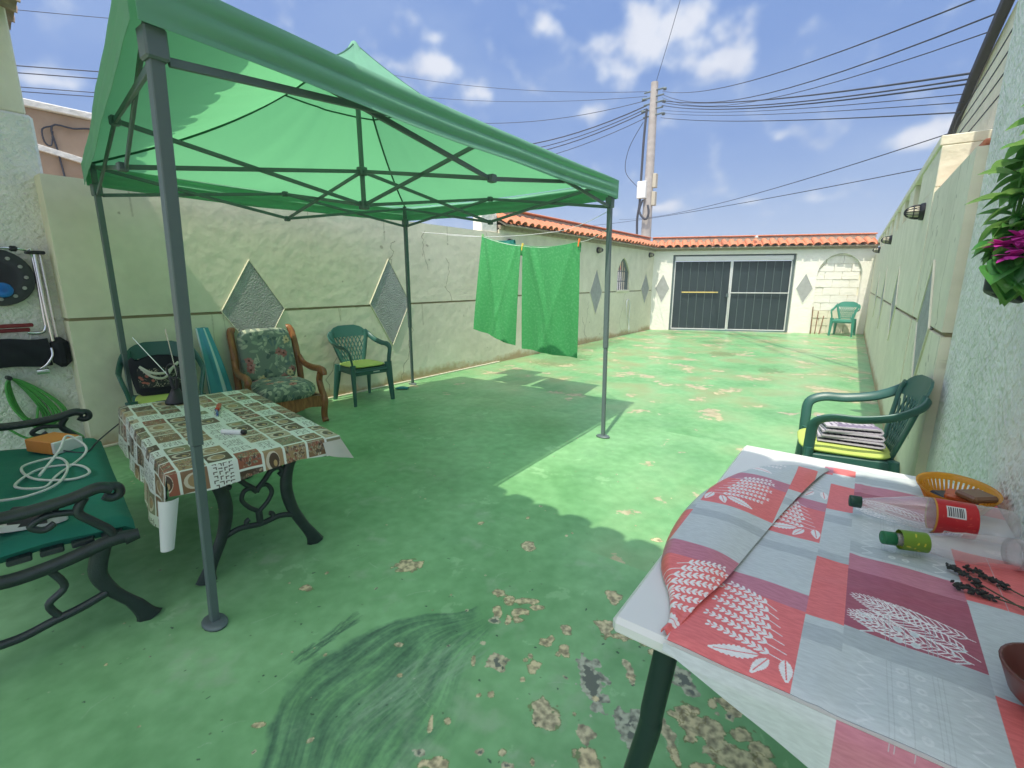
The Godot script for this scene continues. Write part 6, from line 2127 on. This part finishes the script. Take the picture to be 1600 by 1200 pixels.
	for s in [[Vector3(0.215, 0.742, -1.315), Vector3(0.262, 0.742, -1.265)], [Vector3(0.245, 0.742, -1.335), Vector3(0.30, 0.742, -1.285)], [Vector3(0.214, 0.742, -1.235), Vector3(0.275, 0.742, -1.225)]]:
		var a: Vector3 = s[0]
		var d: Vector3 = s[1] - a
		var lv := thing("lavender_sprig", ["dried lavender sprig between the other two on the check cloth", "dried lavender sprig closest to the green-capped bottle", "dried lavender sprig farthest from the green-capped bottle"][k], "plant", a, 0, "lavender sprigs on the cloth")
		var st := MB.new()
		st.tube([Vector3.ZERO, d, d * 2.1], 0.0016, 5)
		part(lv, "stem", st, mat(lin(0.10, 0.10, 0.06), 0.9))
		var bl := MB.new()
		var r := RandomNumberGenerator.new()
		r.seed = 60 + k
		for i in 60:
			var t := r.randf()
			var q := d * t + Vector3(r.randf_range(-1, 1), r.randf_range(-0.7, 1), r.randf_range(-1, 1)) * 0.006
			var f := (d.normalized() + Vector3(r.randf_range(-1, 1), r.randf_range(-0.4, 1), r.randf_range(-1, 1))).normalized() * 0.008
			bl.tube([q - f * 0.5, q, q + f * 0.6], [0.001, 0.0032, 0.0012], 5)
		part(lv, "flower_spike", bl, grey_green)
		k += 1

func bottle(called: String, label: String, a: Vector3, b: Vector3, r: float, cap: Color, lab: Material, l0: float, l1: float, lr: float) -> Node3D:
	var o := thing(called, label, "bottle", a)
	var d := b - a
	var y := d.normalized()
	var x := y.cross(Vector3.UP).normalized()
	var t := Transform3D(Basis(x, y, x.cross(y)), Vector3.ZERO)
	var l := d.length()
	var pr := [Vector2(0.0, 0.012), Vector2(0.012, 0.012), Vector2(0.0135, 0.03), Vector2(0.016, 0.04), Vector2(r * 0.62, 0.085), Vector2(r * 0.88, 0.125), Vector2(r, 0.155), Vector2(r * 0.985, 0.17), Vector2(r, 0.19), Vector2(r, 0.248), Vector2(r * 0.965, 0.254), Vector2(r, 0.260), Vector2(r * 0.97, 0.268), Vector2(r, 0.276), Vector2(r, l - 0.03), Vector2(r * 0.94, l - 0.008), Vector2(r * 0.6, l), Vector2(0.0, l - 0.004)]
	var m := MB.new()
	m.lathe(pr, 28, t)
	var pm := mat(Color(0.88, 0.85, 0.84, 0.24), 0.05)
	pm.transparency = BaseMaterial3D.TRANSPARENCY_ALPHA
	part(o, "bottle_body", m, pm)
	var c := MB.new()
	c.lathe([Vector2(0.0, -0.004), Vector2(0.0145, -0.004), Vector2(0.0155, 0.0), Vector2(0.0155, 0.022), Vector2(0.0, 0.023)], 20, t)
	part(o, "bottle_cap", c, mat(cap, 0.4))
	var lm := MB.new()
	lm.grid(36, 4, func(u: float, v: float) -> Vector3:
		var an := u * TAU
		var rr := lr if lr > 0.0 else r * 1.008
		return t * Vector3(cos(an) * rr, lerpf(l0, l1, v), -sin(an) * rr))
	part(o, "bottle_label", lm, lab)
	return o

func bottles() -> void:
	var im := Image.create(512, 160, false, Image.FORMAT_RGB8)
	im.fill(Color(0.72, 0.12, 0.14))
	var r := RandomNumberGenerator.new()
	r.seed = 77
	for k in 60:
		dab(im, r.randf_range(0, 512), r.randf_range(0, 160), r.randf_range(2, 9), r.randf_range(1, 4), Color(0.80, 0.30, 0.22, 0.7), r.randf() * 3)
	im.fill_rect(Rect2i(0, 0, 512, 8), Color(0.75, 0.55, 0.2))
	for bx in [40, 296, 424]:
		# barcode panel
		im.fill_rect(Rect2i(bx, 40, 56, 72), Color(0.82, 0.82, 0.80))
		var y := 46
		while y < 106:
			var w := r.randi_range(1, 4)
			im.fill_rect(Rect2i(bx + 6, y, 44, w), Color(0.12, 0.12, 0.14))
			y += w + r.randi_range(1, 4)
	var lm := mat(Color.WHITE, 0.35)
	lm.albedo_texture = ImageTexture.create_from_image(im)
	bottle("soda_bottle", "clear plastic bottle with red label lying next to the yellow basket", Vector3(0.032, 0.776, -1.485), Vector3(0.352, 0.776, -1.535), 0.043, lin(0.01, 0.06, 0.035), lm, 0.165, 0.245, 0.0)
	var gm := Image.create(128, 64, false, Image.FORMAT_RGB8)
	gm.fill(Color(0.42, 0.56, 0.14))
	for k in 26:
		dab(gm, r.randf_range(0, 128), r.randf_range(8, 56), r.randf_range(2, 6), 2, Color(0.75, 0.72, 0.20), r.randf() * 3)
	var g := mat(Color.WHITE, 0.4)
	g.albedo_texture = ImageTexture.create_from_image(gm)
	bottle("water_bottle", "clear plastic bottle with green cap and green neck label by lavender sprigs", Vector3(0.10, 0.766, -1.325), Vector3(0.352, 0.766, -1.415), 0.034, lin(0.015, 0.16, 0.06), g, 0.03, 0.082, 0.0225)


# ---------------------------------------------------------------- flower pot on the right porch wall
func hanging_pot() -> void:
	var at := Vector3(0.268, 1.30, -1.76)
	var o := thing("hanging_flower_pot", "dark hanging pot with glossy green leaves and magenta flowers on porch wall", "flower pot", at)
	var p := MB.new()
	p.lathe([Vector2(0.0, 0.0), Vector2(0.038, 0.0), Vector2(0.042, 0.004), Vector2(0.076, 0.085), Vector2(0.082, 0.088), Vector2(0.082, 0.1), Vector2(0.075, 0.1), Vector2(0.07, 0.085), Vector2(0.0, 0.085)], 22, Transform3D(Basis(Vector3(0.3, 0, 1).normalized(), -0.42), Vector3(0.01, 0.01, 0)))
	part(o, "pot", p, mat(lin(0.012, 0.018, 0.022), 0.55))
	var hk := MB.new()
	hk.tube(curve([Vector3(0.07, 0.1, 0.0), Vector3(0.08, 0.3, 0.0), Vector3(0.082, 0.5, 0.0)], 4), 0.004, 5)
	part(o, "hanger", hk, M.black)
	var r := RandomNumberGenerator.new()
	r.seed = 91
	var greens := []
	for k in 3:
		var m := mat([lin(0.035, 0.16, 0.035), lin(0.02, 0.10, 0.03), lin(0.08, 0.25, 0.05)][k], 0.35)
		m.backlight_enabled = true
		m.backlight = lin(0.25, 0.45, 0.12)
		greens.append(m)
	var stems := MB.new()
	for k in 13:
		var a := r.randf() * TAU
		var reach := r.randf_range(0.03, 0.10)
		var hgt := r.randf_range(0.1, 0.50)
		var pts := curve([Vector3(0, 0.1, 0), Vector3(0.02 + cos(a) * reach * 0.3, 0.1 + hgt * 0.5, sin(a) * reach * 0.5), Vector3(0.035 + cos(a) * reach * 0.5, 0.08 + hgt, sin(a) * reach)], 5)
		for q in pts.size():
			pts[q].x = minf(pts[q].x, 0.07)
		stems.tube(pts, 0.003, 5)
		for i in range(2, pts.size(), 2):
			for s in 2:
				leaf(o, pts[i], a + i * 1.7 + s * PI + r.randf_range(-0.5, 0.5), r.randf_range(-0.7, 0.5), r.randf_range(0.055, 0.095), greens[r.randi() % 3])
	for k in 16:
		# leaves hanging over the pot
		var a := r.randf_range(0.2, 1.9)
		leaf(o, Vector3(0.01 + cos(a) * 0.05, 0.10 + r.randf_range(-0.02, 0.05), sin(a) * 0.06), a, r.randf_range(-1.2, -0.2), r.randf_range(0.08, 0.13), greens[r.randi() % 3])
	for k in 14:
		leaf(o, Vector3(r.randf_range(-0.02, 0.06), 0.10 + r.randf_range(-0.03, 0.02), 0.06 + r.randf_range(-0.02, 0.02)), r.randf_range(0.9, 2.0), r.randf_range(-1.4, -0.7), r.randf_range(0.07, 0.1), greens[r.randi() % 3])
	part(o, "stems", stems, greens[2])
	var pet := mat(lin(0.60, 0.05, 0.42), 0.6)
	pet.backlight_enabled = true
	pet.backlight = lin(0.6, 0.1, 0.4)
	for f in [Vector3(-0.015, 0.135, 0.065), Vector3(0.015, 0.125, 0.085), Vector3(0.012, 0.155, 0.07), Vector3(0.0, 0.11, 0.095)]:
		var fm := MB.new()
		for k in 16:
			var a := TAU * k / 16.0 + r.randf() * 0.3
			var tilt := r.randf_range(-0.3, 0.9)
			var d := Vector3(cos(a) * cos(tilt), sin(tilt), sin(a) * cos(tilt))
			var w := d.cross(Vector3.UP).normalized() * 0.011
			fm.slab(3, 4, func(u: float, v: float) -> Vector3: return f + d * 0.04 * v + w * (u - 0.5) * 2.0 * sin(PI * (0.15 + 0.8 * v)) + Vector3(0, -0.012 * v * v, 0), 0.0006)
		part(o, "flower", fm, pet)

func leaf(o: Node3D, p: Vector3, a: float, tilt: float, l: float, m: Material) -> void:
	var d := Vector3(cos(a) * cos(tilt), sin(tilt), sin(a) * cos(tilt))
	if p.x + d.x * l > 0.075:
		d.x = minf(d.x, (0.075 - p.x) / l)
		d = d.normalized()
	var w := d.cross(Vector3.UP).normalized() * l * 0.33
	var up := w.cross(d).normalized()
	var mb := MB.new()
	mb.grid(4, 6, func(u: float, v: float) -> Vector3:
		var s := (u - 0.5) * 2.0
		return p + d * l * v + w * s * sin(PI * pow(v, 0.75)) * (1.0 if v < 0.99 else 0.0) + up * (absf(s) * 0.012 * sin(PI * v) - 0.02 * v * v))
	part(o, "leaf", mb, m)
